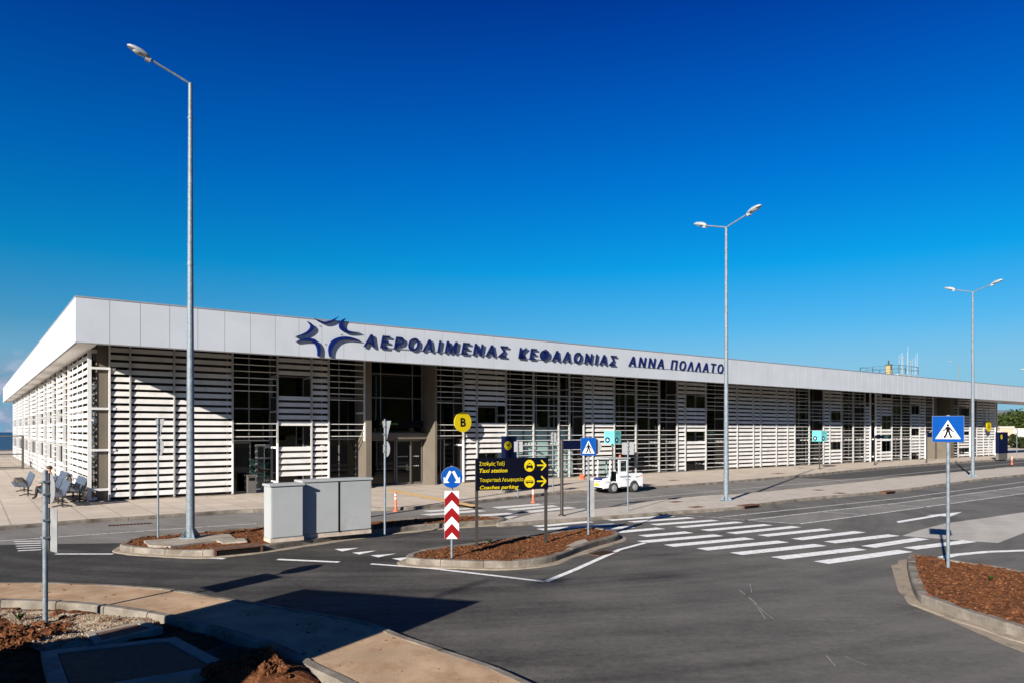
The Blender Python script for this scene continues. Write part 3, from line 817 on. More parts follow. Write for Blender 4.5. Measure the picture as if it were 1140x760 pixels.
for (p0,p1,kind,gaps,gl) in bays:
    a, b = S(p0), S(p1)
    bot = Z0
    gp = list(gaps)
    for g0,g1 in gaps:
        if g0 == 0: bot = g1
    if p0 in (366,485): bot = 2.5
    screen(a, b, kind, gp, bottom=bot if kind=='S' and bot > 2 else Z0)
    if kind == 'D':
        ops = [(max(g0,G+.02),min(g1,6.78)) for g0,g1 in gaps]
        if ops:
            zc = G
            for g0,g1 in sorted(ops):
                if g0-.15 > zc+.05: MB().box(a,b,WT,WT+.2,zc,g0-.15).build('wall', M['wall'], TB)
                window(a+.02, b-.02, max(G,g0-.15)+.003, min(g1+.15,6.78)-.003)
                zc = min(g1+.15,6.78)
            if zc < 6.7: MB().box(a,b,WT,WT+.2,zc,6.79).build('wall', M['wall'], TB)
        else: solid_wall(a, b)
    elif gl == 2:
        window(a+.01, b-.01, G+.003, 3.05, (1.1,), ((a+b)/2,), gm='teal_opaque')
        window(a+.01, b-.01, 3.06, 6.78, (4.9,), ((a+b)/2,))
    elif gl == 'door':
        window(a+.01, b-.01, 2.42, 6.78, (3.9,), ((a+b)/2,))
        pa, pb = S(261,WT), S(277,WT)
        window(a+.01, S(279,WT), G+.003, 2.40)
        dr = MB(); x0, x1 = S(283.5,WT), S(303,WT); t=WT-.1
        for q in ((x0,x0+.1),(x1-.1,x1)): dr.box(q[0],q[1],t,t+.07,G+.003,2.28)
        dr.box(x0+.1,x1-.1,t,t+.07,2.18,2.28); dr.box(x0+.1,x1-.1,t,t+.07,G+.003,.4); dr.box(x0+.1,x1-.1,t+.003,t+.065,1.62,1.68)
        do = dr.build('door', M['sign_back'], TB)
        MB().box(x0+.08,x1-.08,t+.03,t+.04,.35,2.2).build('pane', M['glass_t'], do)
        hb = MB(); hb.tube((x0+.05,t-.05,1.0),(x0+.05,t-.05,1.35),.018); hb.tube((x0+.2,t-.04,1.1),(x1-.2,t-.04,1.1),.016)
        hb.build('handle', M['red'], do)
        MB().box(x1+.02,b-.05,WT-.02,WT+.3,G,2.4).build('wall', M['tan'], TB)
    else:
        window(a+.01, b-.01, G+.003, 6.78, (2.5,4.5), ((a+b)/2,))
# gap by the small dense panel
window(S(969)+.01, S(975)-.01, G+.003, 6.78, (2.5,4.5))
# tan jambs, corner column, entrance columns
def column(a, b, t0, t1, z1=6.79): 
    m = MB(); m.box(a,b,t0,t1,G,z1); m.box(a-.012,b+.012,t0-.012,t1+.012,G,G+.12)
    m.build('column', M['tan'], TB, bevel=.008)
column(.30,.74,.12,.55)
column(S(406.3), S(406.3)+.30, -.12, 1.3)
column(S(477.6)+.28, S(485.3), -.12, 1.3)
column(S(510,.9)-.05, S(515,.9)+.05, .75, .949, 2.5)
column(S(1039.5), S(1039.5)+.45, -.1, 1.3); column(S(1055.5)+.3, S(1060.8), -.1, 1.3)
# left-hand main entrance between two columns
a, b = S(406.3)+.31, S(477.6)+.27
c1, c2 = S(424.5,1.1), S(460,1.1)
window(a, b, 2.80, 6.78, (4.58,5.8), (c1,c2), t=1.2, name='entrance_glazing')
MB().box(a,b,.7,1.16,2.47,2.79).build('canopy_beam', M['tan'], TB)
db = MB(); db.box(S(418,.7),S(469,.7),.5,.69,3.06,3.42); db.m=1
fit_text(db,'Αφίξεις Arrivals',S(423,.5),S(443,.5),3.2,.13,.497)
db.build('display_sign', [M['black'],M['green_txt']], TB)
e1, e2, e3 = S(441.5,1.0), S(458.5,1.0), b
window(a, e1-.04, G+.003, 2.46, (), (), t=1.1, name='entrance_glazing')
for x0,x1 in ((e1-.03,(e1+e2)/2+.35),((e1+e2)/2+.36,e2)):
    pass
def slide(x0,x1,t):
    f=MB(); w=.07
    f.box(x0,x0+w,t,t+.05,G+.02,2.44); f.box(x1-w,x1,t,t+.05,G+.02,2.44); f.box(x0+w,x1-w,t,t+.05,2.36,2.44); f.box(x0+w,x1-w,t,t+.05,G+.02,G+.11)
    o=f.build('sliding_door', M['frame'], TB)
    MB().box(x0+.05,x1-.05,t+.02,t+.03,G+.08,2.4).build('pane', M['glass'], o)
    dts=MB()
    for z in (1.05,1.55):
        k=int((x1-x0-.2)/.1)
        for i in range(k): dts.box(x0+.12+i*.1,x0+.165+i*.1,t+.008,t+.012,z,z+.045)
    dts.build('glass_dots', M['white'], o)
slide(e1-.02,e2-.03,1.02); slide(e2+.01,b-.02,1.12)
window(S(1039.5)+.46, S(1055.5)+.29, G+.003, 6.78, (2.6,4.6), ((S(1041)+S(1055.5))/2+.3,), t=1.2, name='entrance_glazing')
# left side wall of the terminal: same screens, turned
ML = Matrix.Rotation(math.pi/2, 4, 'Z')     # local x -> +y ; local y -> -x
ML = Matrix.Scale(-1,4,(1,0,0)) @ ML       # mirror so that depth goes inwards (+x)
tb = [0,7.1,9.3,12.6,15.2,18.5,21,25,27.5,33,36,41,44,50,53,60]
for i in range(len(tb)-1):
    a, b = tb[i]+.03, tb[i+1]-.0
    k = 'D' if i % 2 == 0 else 'S'
    gaps = [] if i == 0 else ([(3.4,4.0),(1.5,2.1)] if k == 'D' else [(2.4,3.2)])
    screen(a, b, k, gaps, ML)
    x = MB()
    if k == 'D': x.box(WT+.1,WT+.3,a if i else WT,b,G,6.79); x.build('wall', M['wall'], TB)
    else:
        x.box(WT+.1,WT+.16,a,b,2.4,2.5); x.box(WT+.1,WT+.16,a,b,4.6,4.7); x.box(WT+.08,WT+.17,(a+b)/2-.04,(a+b)/2+.04,G,6.79)
        wo_ = x.build('window', M['frame'], TB)
        MB().box(WT+.12,WT+.14,a,b,G,6.79).build('pane', M['glass_t'], wo_)
cb = MB()
for z in (.55, 1.9, 3.25, 4.6, 5.95): cb.box(.03,.298,.16,.3,z,z+.13)
cb.box(.03,.298,.12,.4,.18,.3)
cb.build('corner_bracket', M['post'], TB)
MB().box(.0,91.4,-.0,.5,.03,.15).build('plinth', M['conc'], TB)
MB().box(91.42,91.6,1.2,62,G,6.79).build('wall', M['slat'], TB)
MB().box(1.3,91.4,61.8,62,G,6.79).build('wall', M['wall'], TB)
MB().box(1.35,91.3,13.0,13.2,G,6.79).build('interior_wall', M['int_wall'], TB)
MB().box(1.35,91.3,1.3,13.0,.08,.125).build('interior_floor', M['int_floor'], TB)
MB().box(1.35,91.3,1.4,13.0,5.6,5.7).build('interior_ceiling', M['under'], TB)
ic = MB()
for i in range(10): ic.box(5+i*9,5.5+i*9,5,5.5,.126,5.59)
for i in range(14): ic.box(6+i*6.3,8.2+i*6.3,8.2,9,.126,1.25)
ic.build('interior_counter', M['int_wall'], TB)

# lettering on the band
def letters(body, x0, x1, zb, cap, t_front, depth, mt, bold, shear=.2, spacing=1.25):
    vs, fs = text_geo(body, bold, shear, .5, spacing)
    xs = [v[0] for v in vs]; a, b = min(xs), max(xs); k = (x1-x0)/(b-a)
    P = [Vector((x0+(v[0]-a)*k, t_front+(v[1]+.5)*depth, zb+v[2]*cap/.73)) for v in vs]
    par = list(range(len(P)))                       # split into single letters
    key = {}
    for i,p in enumerate(P):
        q = (round(p.x,4),round(p.y,4),round(p.z,4)); key.setdefault(q,i); par[i]=key[q]
    def find(i):
        while par[i]!=i: par[i]=par[par[i]]; i=par[i]
        return i
    for f in fs:
        r=find(f[0])
        for j in f[1:]: par[find(j)]=r
    isl={}
    for f in fs: isl.setdefault(find(f[0]),[]).append(f)
    for r in sorted(isl, key=lambda r: min(P[j].x for f in isl[r] for j in f)):
        used=sorted({j for f in isl[r] for j in f}); mp={j:i for i,j in enumerate(used)}
        m=MB(); m.add([P[j] for j in used],[tuple(mp[j] for j in f) for f in isl[r]])
        cxm=sum(P[j].x for j in used)/len(used)
        if depth>=.06:
            for dz in (.12,.42): m.box(cxm-.012,cxm+.012,t_front+depth*.6,FT,zb+dz,zb+dz+.024)
        m.build('letter', mt, TB)
SO = .105
tf = FT-SO
letters('ΑΕΡΟΛΙΜΕΝΑΣ', S(405,tf), S(566,tf), 6.60, .56, tf, .06, M['navy'], .006, .2, 1.46)
letters('ΚΕΦΑΛΟΝΙΑΣ', S(577.5,tf), S(687,tf), 6.60, .56, tf, .06, M['navy'], .006, .2, 1.46)
tf2 = FT-.06
letters('ΑΝΝΑ', S(700,tf2), S(739,tf2), 6.64, .58, tf2, .055, M['navy'], .004, .2, 1.35)
letters('ΠΟΛΛΑΤΟ', S(747,tf2), S(805.5,tf2), 6.64, .58, tf2, .055, M['navy'], .004, .2, 1.35)
rl = MB(); rl.box(S(430,tf),S(562,tf),tf+.05,tf+.07,6.63,6.655); rl.box(S(580,tf),S(684,tf),tf+.05,tf+.07,6.63,6.655); rl.box(S(700,tf2),S(806,tf2),FT-.03,FT-.01,6.63,6.648)
rl.build('letter_rail', M['alu_cap'], TB)
def fpt(x, y):
    px, py = 310+x/7.125, 345+y/7.125
    s_ = s_of(px,tf); return (s_, zat(py, Y_of(s_,tf)))
def curve(pts): return [fpt(p.x,p.y) for p in smooth_line(pts, 8)]
blades = [
 ([(288,68),(330,95),(375,108),(430,95),(485,50)], [(485,50),(430,78),(378,92),(335,86),(288,68)]),
 ([(540,65),(505,80),(485,115),(492,148),(530,175),(580,182),(652,178)], [(652,178),(590,172),(545,158),(515,130),(515,98),(540,65)]),
 ([(232,90),(265,110),(283,138),(270,165),(235,190),(190,203),(133,210)], [(133,210),(185,192),(225,172),(250,148),(256,122),(232,90)]),
 ([(138,250),(190,230),(245,222),(295,235),(325,270),(335,310),(331,366)], [(312,366),(312,320),(300,280),(270,250),(215,243),(138,250)]),
 ([(408,368),(400,320),(405,280),(430,240),(480,215),(540,210),(600,222),(655,243)], [(655,243),(590,236),(530,234),(475,250),(440,285),(422,325),(422,371)]),
]
for o_, i_ in blades: MB().prism(curve(o_)+curve(i_)[1:-1], tf, tf+.09).build('emblem_blade', M['logo'], TB)
es = MB()
for x,y in ((330,122),(500,190),(375,265),(370,100),(235,215),(260,245),(440,250),(520,160)):
    px,py=310+x/7.125,345+y/7.125; s_=s_of(px,tf); z=zat(py,Y_of(s_,tf)); es.box(s_-.015,s_+.015,tf+.06,FT,z-.015,z+.015)
es.build('emblem_bracket', M['alu_cap'], TB)

# ------------------------------------------------------------------ street lamps
def lamp_head(parent, M_):
    # egg shaped luminaire with a lower lens, local x outwards
    vs, fs = [], []
    prof = [(-.08,.05,.05),(.0,.10,.09),(.12,.14,.13),(.32,.165,.14),(.52,.15,.12),(.66,.10,.08),(.73,.03,.03)]
    n=14
    for x,ry,rz in prof:
        for k in range(n):
            t=2*math.pi*k/n; sz=math.sin(t); vs.append((x, ry*math.cos(t), rz*max(sz,-.35)+.03))
    for i in range(len(prof)-1):
        for k in range(n):
            l=(k+1)%n; fs.append((i*n+k,i*n+l,(i+1)*n+l,(i+1)*n+k))
    m=MB(); m.add(vs,fs,M_,True); m.add(vs[:n],[tuple(range(n-1,-1,-1))],M_); m.add(vs[-n:],[tuple(range(n))],M_)
    m.box(-.1,.08,-.07,.07,-.12,.03,M_)
    h=m.build('lamp_head', M['lamp_body'], parent)
    l=MB(); l.lathe([(.13,.0),(.125,-.03),(.08,-.055),(.0,-.06)],14,M_@Matrix.Translation((.34,0,-.012))@Matrix.Diagonal((1.35,1,1,1)))
    l.build('lens', M['lamp_glass'], h)
def street_lamp(loc, h, arms, label, group, rb=.105, rt=.05, name='street_lamp', hs=.8):
    r = empty(name, loc, 0, label, 'street lamp', group)
    p = MB(); p.path([(0,0,.0),(0,0,1.6),(0,0,h*.6),(0,0,h)], [rb,rb*.95,(rb+rt)/2*.9,rt], 12)
    p.tube((0,0,h*.6-.02),(0,0,h*.6+.05),rb*.75,rb*.72)
    p.tube((0,0,h-.9),(0,0,h-.87),rt*1.35)
    p.build('pole', M['galv'], r)
    b = MB(); b.box(-.2,.2,-.2,.2,0,.025)
    for a in range(4):
        Mx = Matrix.Rotation(a*math.pi/2+math.pi/4,4,'Z'); b.prism([(rb*.9,.025),(.24,.025),(.24,.05),(rb*.9,.26)],-.008,.008,Mx)
        b.tube((.16*math.cos(a*math.pi/2+.78),.16*math.sin(a*math.pi/2+.78),.025),(.16*math.cos(a*math.pi/2+.78),.16*math.sin(a*math.pi/2+.78),.07),.018,n=6)
    b.build('base_plate', M['galv'], r)
    for (az, ln, rise) in arms:
        d = Vector((math.cos(az), math.sin(az), 0)); 
        am = MB(); am.path([(0,0,h-.04), (d.x*.06,d.y*.06,h+.01), (d.x*ln,d.y*ln,h+rise)], [.032,.03,.028], 10)
        am.build('lamp_arm', M['galv'], r)
        tilt = math.atan2(rise, ln)
        lamp_head(r, Matrix.Translation((d.x*ln,d.y*ln,h+rise)) @ Matrix.Rotation(az,4,'Z') @ Matrix.Rotation(-tilt,4,'Y') @ Matrix.Scale(hs,4))
    return r
aU = UANG
b0 = at(212,598,.185)
street_lamp(b0, zat(93,b0.y)-b0.z, [(aU+math.pi, .98, .34)], 'tall single arm street lamp on the soil island left of the grey cabinets', 'street lamps', hs=.68)
b1 = at(808.5,557,.10)
street_lamp(b1, zat(253,b1.y)-b1.z, [(aU-math.pi/2,1.05,.3),(aU+math.pi/2,1.05,.3)], 'twin arm street lamp on the median right of the white tractor', 'street lamps')
b2 = at(1083,530.5,.10)
street_lamp(b2, zat(325,b2.y)-b2.z, [(aU-math.pi/2,1.05,.3),(aU+math.pi/2,1.05,.3)], 'twin arm street lamp behind the right hand crossing sign', 'street lamps')
street_lamp((98.5,160,0), zat(404,160), [(aU+2.4,1.5,.3)], 'far apron lamp rising alone above the terminal roof band', 'street lamps', .2, .1)
street_lamp((72.6,101,.0), zat(413,101), [(aU+math.pi/2+.6,1.0,.2)], 'far street lamp cut by the right edge above the roof band', 'street lamps')
street_lamp((-14.6,-10.8,0), 11.6, [(aU-math.pi/2,1.05,.3)], 'street lamp behind the viewer whose thin shadow reaches the centre island', 'street lamps')

# ------------------------------------------------------------------ signs
def post(mb, h, r=.03, z0=0.0): mb.tube((0,0,z0),(0,0,h),r,n=12)
def clamps(mb, zs, r=.03, d=.05):
    for z in zs: mb.box(-r-.015,r+.015,-d,r+.012,z,z+.03)
def tri(cx, cz, w, h, down=False):
    return [(cx-w/2,cz-h/2),(cx+w/2,cz-h/2),(cx,cz+h/2)] if not down else [(cx-w/2,cz+h/2),(cx,cz-h/2),(cx+w/2,cz+h/2)]
def walker(mb, cx, cz, k, y0, y1):
    P=lambda pts:[(cx+x*k,cz+z*k) for x,z in pts]
    mb.prism(circ(cx+.02*k,cz+.86*k,.10*k,14),y0,y1)
    mb.prism(P([(-.10,.74),(.14,.74),(.16,.36),(-.10,.36)]),y0,y1)
    y0-=.0006; mb.prism(P([(-.08,.40),(.05,.40),(-.04,.05),(-.17,-.18),(-.30,-.14),(-.19,.06)]),y0,y1)
    y0-=.0006; mb.prism(P([(.02,.40),(.16,.40),(.22,.10),(.34,-.12),(.24,-.20),(.10,.06)]),y0,y1)
    y0-=.0006; mb.prism(P([(.08,.74),(.16,.70),(.34,.44),(.46,.36),(.42,.30),(.26,.38),(.10,.60)]),y0,y1)
    y0-=.0006; mb.prism(P([(-.10,.72),(-.02,.70),(-.16,.46),(-.34,.34),(-.38,.40),(-.24,.50)]),y0,y1)
def crossing_panel(parent, zc, w, h):
    m=MB(); m.prism([(-w/2,zc-h/2),(w/2,zc-h/2),(w/2,zc+h/2),(-w/2,zc+h/2)],-.052,-.046)
    m.m=1; m.prism([(-w/2+.004,zc-h/2+.004),(w/2-.004,zc-h/2+.004),(w/2-.004,zc+h/2-.004),(-w/2+.004,zc+h/2-.004)],-.056,-.0523)
    m.m=2; m.prism(tri(0,zc-.02*h,.80*w,.72*h),-.060,-.0563)
    m.m=3; walker(m,-.005,zc-.25*h,.46*h,-.063,-.0603)
    for i in range(7): m.box(-.30*w+i*.088*w,-.30*w+i*.088*w+.055*w,-.063,-.0603,zc-.345*h,zc-.318*h)
    for i in range(5): m.box(-.24*w+i*.10*w,-.24*w+i*.10*w+.06*w,-.063,-.0603,zc-.285*h,zc-.262*h)
    m.build('sign_panel',[M['sign_back'],M['blue'],M['white'],M['black']],parent)
def facing(loc, extra=0.0): return math.atan2(loc[0], loc[1])*-1+extra   # turn local -y towards the road user at the junction

# keep either side + chevron
L = at(503,620.5,.14)
r = empty('road_sign', L, facing(L), 'blue two way arrow disc above a red and white chevron panel in the centre island', 'road sign')
k = L.y/F
h = (620.5-518)*k
m=MB(); post(m,h,.026); clamps(m,(h-.17,h-.42,h-.9)); m.build('pole',M['galv'],r)
zc=(620.5-530.5)*k; rd=12*k
m=MB(); m.prism(circ(0,zc,rd,36),-.05,-.045); m.m=1; m.prism(circ(0,zc,rd-.004,36),-.054,-.0503); m.m=2
for sx in (-1,1):
    m.prism(stroke((sx*.03,zc+.13*1),(sx*.125,zc-.055),.055),-.058,-.0543)
    m.prism([(sx*.175,zc-.125),(sx*.175,zc+.01),(sx*.055,zc-.115)],-.0585,-.0543)
m.build('arrow_disc',[M['sign_back'],M['blue'],M['white']],r)
z1=(620.5-545.5)*k; z0=(620.5-599)*k; w=16.2*k/2
m=MB(); m.box(-w,w,-.05,-.045,z0,z1); m.m=1; m.box(-w+.003,w-.003,-.053,-.0503,z0+.003,z1-.003); m.m=2
hh=z1-z0
for i in range(3):
    t=z1-.01-i*hh*.335; th=hh*.185; dr=hh*.16
    m.prism([(-w+.004,t-dr),(0,t),(w-.004,t-dr),(w-.004,t-dr-th),(0,t-th),(-w+.004,t-dr-th)],-.0565,-.0533)
m.build('chevron_panel',[M['sign_back'],M['white'],M['red']],r)

# two-post direction board
L1, L2 = at(531,607.5,.15), at(608,603.5,.15)
mid=(L1+L2)/2; ang=math.atan2(L2.y-L1.y,L2.x-L1.x)
r = empty('direction_sign', mid, ang, 'black two post board with yellow taxi and coach directions in the centre island', 'direction sign')
kk=mid.y/F; half=(L2-L1).length/2
Wd=1.0*half+.02
zt=zat(509,mid.y)-mid.z; zb_=zat(544.3,mid.y)-mid.z
for sx in (-1,1):
    m=MB(); m.box(sx*half-.032,sx*half+.032,-.01,.05,0,zt-.01); m.build('post',M['dark_metal'],r)
m=MB(); m.box(-half-.035,half+.035,-.06,-.012,zb_,zt); m.m=1
BX=lambda x:(x-570)/930*(2*half+.07); BZ=lambda z: zt-(z-108)/395*(zt-zb_)
y=-.0605
fit_text(m,'Σταθμός Ταξί',BX(145),BX(465),BZ(199),BZ(152)-BZ(199),y,.0,0,.006)
fit_text(m,'Taxi station',BX(145),BX(500),BZ(284),BZ(234)-BZ(284),y,.012,.28,.006)
fit_text(m,'Τουριστικά Λεωφορεία',BX(150),BX(705),BZ(398),BZ(352)-BZ(398),y,.0,0,.006)
fit_text(m,'Coaches parking',BX(150),BX(645),BZ(488),BZ(442)-BZ(488),y,.012,.28,.006)
for cz in (208,408):
    m.prism(circ(BX(785),BZ(cz),BZ(0)-BZ(74),32,BX(68)-BX(0)),y-.004,y)
    e=(BX(1003),BZ(cz-3)); st=.036
    m.prism(stroke((BX(885),e[1]),(BX(992),e[1]),st),y-.0035,y)
    m.prism(stroke((BX(940),BZ(cz-66)),e,st),y-.004,y); m.prism(stroke((BX(940),BZ(cz+60)),e,st),y-.0045,y)
m.m=2; y2=y-.0045
T=lambda pts,cz:[(BX(785+a),BZ(cz+b)) for a,b in pts]
m.prism(T([(-32,0),(-22,-26),(22,-26),(32,0)],208),y2-.003,y2); m.prism(T([(-42,0),(42,0),(42,26),(-42,26)],208),y2-.0035,y2)
m.prism(T([(-40,24),(-24,24),(-24,40),(-40,40)],208),y2-.0038,y2); m.prism(T([(24,24),(40,24),(40,40),(24,40)],208),y2-.0038,y2); m.prism(T([(-9,-36),(9,-36),(9,-28),(-9,-28)],208),y2-.0038,y2)
m.prism(T([(-50,-16),(46,-16),(50,-6),(50,14),(-50,14)],408),y2-.003,y2)
for cx_ in (-28,28): m.prism([(BX(785+cx_)+.018*math.cos(t*.63),BZ(408+15)+.018*math.sin(t*.63)) for t in range(10)],y2-.0035,y2)
m.m=1
for i in range(4): m.prism(T([(-44+i*23,-11),(-26+i*23,-11),(-26+i*23,0),(-44+i*23,0)],408),y2-.006,y2-.0032)
m.prism(T([(-22,-4),(-16,-20),(16,-20),(22,-4)],208),y2-.006,y2-.0037)
m.build('sign_board',[M['board'],M['yellow'],M['black']],r)

# crossing sign in the centre island
L=at(655,594.5,.16); k=L.y/F
r=empty('crossing_sign', L, facing(L)+.05, 'blue pedestrian crossing sign at the far tip of the centre island', 'road sign')
h=(594.5-485.5)*k
m=MB(); post(m,h,.028); clamps(m,(h-.12,h-.36)); m.build('pole',M['galv'],r)
crossing_panel(r,(594.5-496.5)*k,17*k,20*k)
m=MB(); m.prism(circ(.12,(594.5-496.5)*k,.23,28),.05,.056); m.build('round_panel',M['sign_back'],r)
m=MB(); m.box(-.03,.16,.035,.075,(594.5-575)*k,(594.5-534)*k); m.build('marker_panel',M['sign_back'],r)
# crossing sign right
L=at(1055.5,631,.17); k=L.y/F
r=empty('crossing_sign', L, facing(L)-.05, 'blue pedestrian crossing sign standing in the right hand soil island', 'road sign')
h=(631-461.5)*k
m=MB(); post(m,h,.033); clamps(m,(h-.12,h-.42)); m.build('pole',M['galv'],r)
crossing_panel(r,(631-477)*k,30.5*k,29*k)
m=MB(); m.prism([(-.25,(631-491)*k),(.25,(631-491)*k),(.25,(631-463)*k),(-.25,(631-463)*k)],.045,.05); m.build('back_panel',M['sign_back'],r)

def back_sign(px, py, z, top, items, label, yaw, pr=.03, name='road_sign', cat='road sign'):
    """pole whose panels are seen from behind; items: (part, shape, y_top, y_bottom, width)"""
    L=at(px,py,z); k=L.y/F
    r=empty(name, L, yaw, label, cat)
    h=(py-top)*k
    m=MB(); post(m,h,pr)
    for it in items: clamps(m,[(py-(it[2]*.7+it[3]*.3))*k,(py-(it[2]*.3+it[3]*.7))*k],pr)
    m.build('pole',M['galv'],r)
    for nm,shape,yt,yb,w in items:
        zt,zb=(py-yt)*k,(py-yb)*k; zc=(zt+zb)/2; hh=zt-zb
        if shape=='disc': pg=circ(0,zc,hh/2,30)
        elif shape=='tri': pg=tri(0,zc,w,hh,True)
        elif shape=='oct': pg=[(hh/2*math.cos(math.pi/8+i*math.pi/4),zc+hh/2*math.sin(math.pi/8+i*math.pi/4)) for i in range(8)]
        else: pg=[(-w/2,zb),(w/2,zb),(w/2,zt),(-w/2,zt)]
        m=MB(); m.prism(pg,-pr-.022,-pr-.018); m.m=1
        m.prism([(x*.985,zc+(z_-zc)*.985) for x,z_ in pg],-pr-.026,-pr-.0223)
        m.build(nm,[M['sign_back'],M['white']],r)
    return r
# yaw: local -y is the face of the sign
back_sign(50.5,694,.03,523,[('round_panel','disc',526,561,0),('marker_panel','rect',565,613,.62)],'thin pole with round sign above a grey plate in the near left gravel',math.radians(140),.036)
back_sign(176,598,.17,465,[('triangle_panel','tri',466,486.5,.5),('round_panel','disc',487.5,506.5,0)],'thin pole with triangle above disc beside the single arm lamp',math.radians(140),.024)
back_sign(428.5,594,.16,466,[('triangle_panel','tri',468,490,.55),('round_panel','disc',490.5,508,0)],'pole with inverted triangle above disc to the right of the grey cabinets',math.radians(125),.028)
back_sign(576.5,553,.12,490,[('plate','rect',491,502.5,.42)],'slim pole with pale plate right beside the navy totem behind the board',math.radians(150),.028)
back_sign(615.5,547,.12,480,[('plate','rect',481,491.5,.35)],'slim pole with pale plate standing close to the glazed louvre bays',math.radians(130),.026)
back_sign(699,568,.10,490,[('plate','rect',492,505.5,.42)],'pole with grey plate on the median in front of the white tractor',math.radians(165),.026)
back_sign(1132,511,.12,476,[('octagon_panel','oct',477,484,0)],'slim pole with octagonal plate at the right frame edge beyond the totem',math.radians(40),.03)

# navy cantilever boards on dark posts
def cantilever(px, py, z, top, x1, yt, yb, label, txt=True, yaw=UANG):
    L=at(px,py,z); k=L.y/F
    r=empty('cantilever_sign', L, yaw, label, 'sign board', 'navy cantilever boards by the terminal')
    h=(py-top)*k
    m=MB(); m.tube((0,0,0),(0,0,h),.055,n=12); m.lathe([(.12,0),(.12,.03),(.07,.05)],12); m.build('pole',M['dark_metal'],r)
    kx=(x1-CX)/F; w=(kx*L.y-L.x)/(math.cos(yaw)-kx*math.sin(yaw))
    zt,zb=(py-yt)*k,(py-yb)*k
    m=MB(); m.box(.0,w,-.10,.06,zb,zt); m.m=1
    if txt:
        m.box(w*.55,w*.85,-.104,-.1003,zb+(zt-zb)*.62,zb+(zt-zb)*.72); m.box(w*.55,w*.8,-.104,-.1003,zb+(zt-zb)*.80,zb+(zt-zb)*.88)
        m.m=2; m.box(w*.55,w*.78,-.104,-.1003,zb+(zt-zb)*.22,zb+(zt-zb)*.32)
    m.build('sign_board',[M['totem'],M['green_txt'],M['teal_txt']],r)
cantilever(625.5,573.5,.10,489,662,490,499.7,'navy board reaching right from a dark post behind the centre crossing sign')
cantilever(973.8,517,.12,484,991,484,487.3,'narrow navy board on a dark post before the windowed louvres left of the far entrance')
cantilever(1031.5,514.5,.12,481,1041.5,481,486,'short navy board on a dark post just left of the far entrance',False)
# totems
def totem(px0,px1,yt,yb,ybase,label,cx_,cy_,rr,yaw=UANG):
    A=at(px0,ybase,.12); k=A.y/F
    r=empty('totem_sign',A,yaw,label,'totem sign','navy totems on the forecourt')
    kx=(px1-CX)/F; w=(kx*A.y-A.x)/(math.cos(yaw)-kx*math.sin(yaw))
    zt=(ybase-yt)*k; zb=(ybase-yb)*k
    MB().box(.02,w-.02,.03,.27,0,zb-.004).build('base',M['bin'],r)
    m=MB(); m.box(0,w,0,.3,zb,zt); m.m=1
    kx=(cx_-CX)/F; xc=(kx*A.y-A.x)/(math.cos(yaw)-kx*math.sin(yaw)); zc=(ybase-cy_)*k
    m.prism(circ(xc,zc,rr,24),-.006,-.0005); m.m=2
    m.prism(stroke((xc-.09,zc+.08),(xc,zc-.02),.05),-.009,-.0063); m.prism(stroke((xc+.09,zc+.08),(xc,zc-.02),.05),-.0095,-.0063)
    m.build('totem_body',[M['totem'],M['yellow'],M['black']],r)
totem(562.5,575,485,540,548,'slim navy totem half hidden behind the black direction board',565.5,495.5,.20)
totem(1112,1122,480.5,504,511.5,'broad navy totem with yellow dot and grey base beyond the far entrance',1115,485.8,.24)
# round yellow signs on the facade
def round_sign(px,py,t,label,txt):
    s_=s_of(px,t); P=O+U*s_+V*t; k=P.y/F; zc=zat(py,P.y)
    r=empty('round_sign',(P.x,P.y,zc),UANG,label,'round sign','yellow entrance letters')
    rr=11.2*k if txt=='B' else 6.4*k
    m=MB(); m.prism(circ(0,0,rr,40),0,.06); m.m=1
    fit_text(m,txt,-rr*.30,rr*.32,-rr*.42,rr*.86,-.001,.03,0,.008)
    m.build('disc',[M['yellow'],M['black']],r)
    b=MB(); b.tube((0,.06,rr*.5),(0,-t-.06,rr*.5),.03); b.tube((0,.06,-rr*.5),(0,-t-.06,-rr*.5),.03); b.build('bracket',M['post'],r)
round_sign(515.5,469.3,-.5,'round yellow sign with black letter B beside the main entrance','B')
round_sign(1101,473.5,-.5,'small yellow round sign at the far right end of the louvres','A')
# turquoise cube signs
def cube_sign(px,py,label):
    L=at(px,py,.12); k=L.y/F
    r=empty('cube_sign',L,facing(L)-math.radians(33),label,'cube sign','turquoise cube signs')
    m=MB(); m.tube((0,0,0),(0,0,1.9),.045,n=12); m.lathe([(.14,0),(.14,.03),(.06,.05)],12); m.build('pole',M['dark_metal'],r)
    w=.36; z0=2.02; z1=2.78
    m=MB(); m.box(-w,w,-w,w,z0,z1); m.box(-.05,.05,-.05,.05,1.86,z0-.003)
    m.m=1
    for a in range(4):
        R_=Matrix.Rotation(a*math.pi/2,4,'Z')
        m.prism(circ(-.12,z0+.22,.17,22),-w-.006,-w-.0005,R_)
        m.box(-.22,.2,-w-.004,-w-.0005,z1-.14,z1-.125,R_); m.box(-.22,.12,-w-.004,-w-.0005,z1-.19,z1-.178,R_)
        m.m=2; m.prism([( -.21,z0+.2),(-.12,z0+.31),(-.03,z0+.2),(-.12,z0+.14)],-w-.009,-w-.0063,R_); m.m=1
    m.build('cube',[M['teal'],M['navy'],M['white']],r)
cube_sign(682,531,'turquoise cube sign on a post right behind the white tractor')
cube_sign(912.5,521.7,'turquoise cube sign on a post farther along the forecourt')

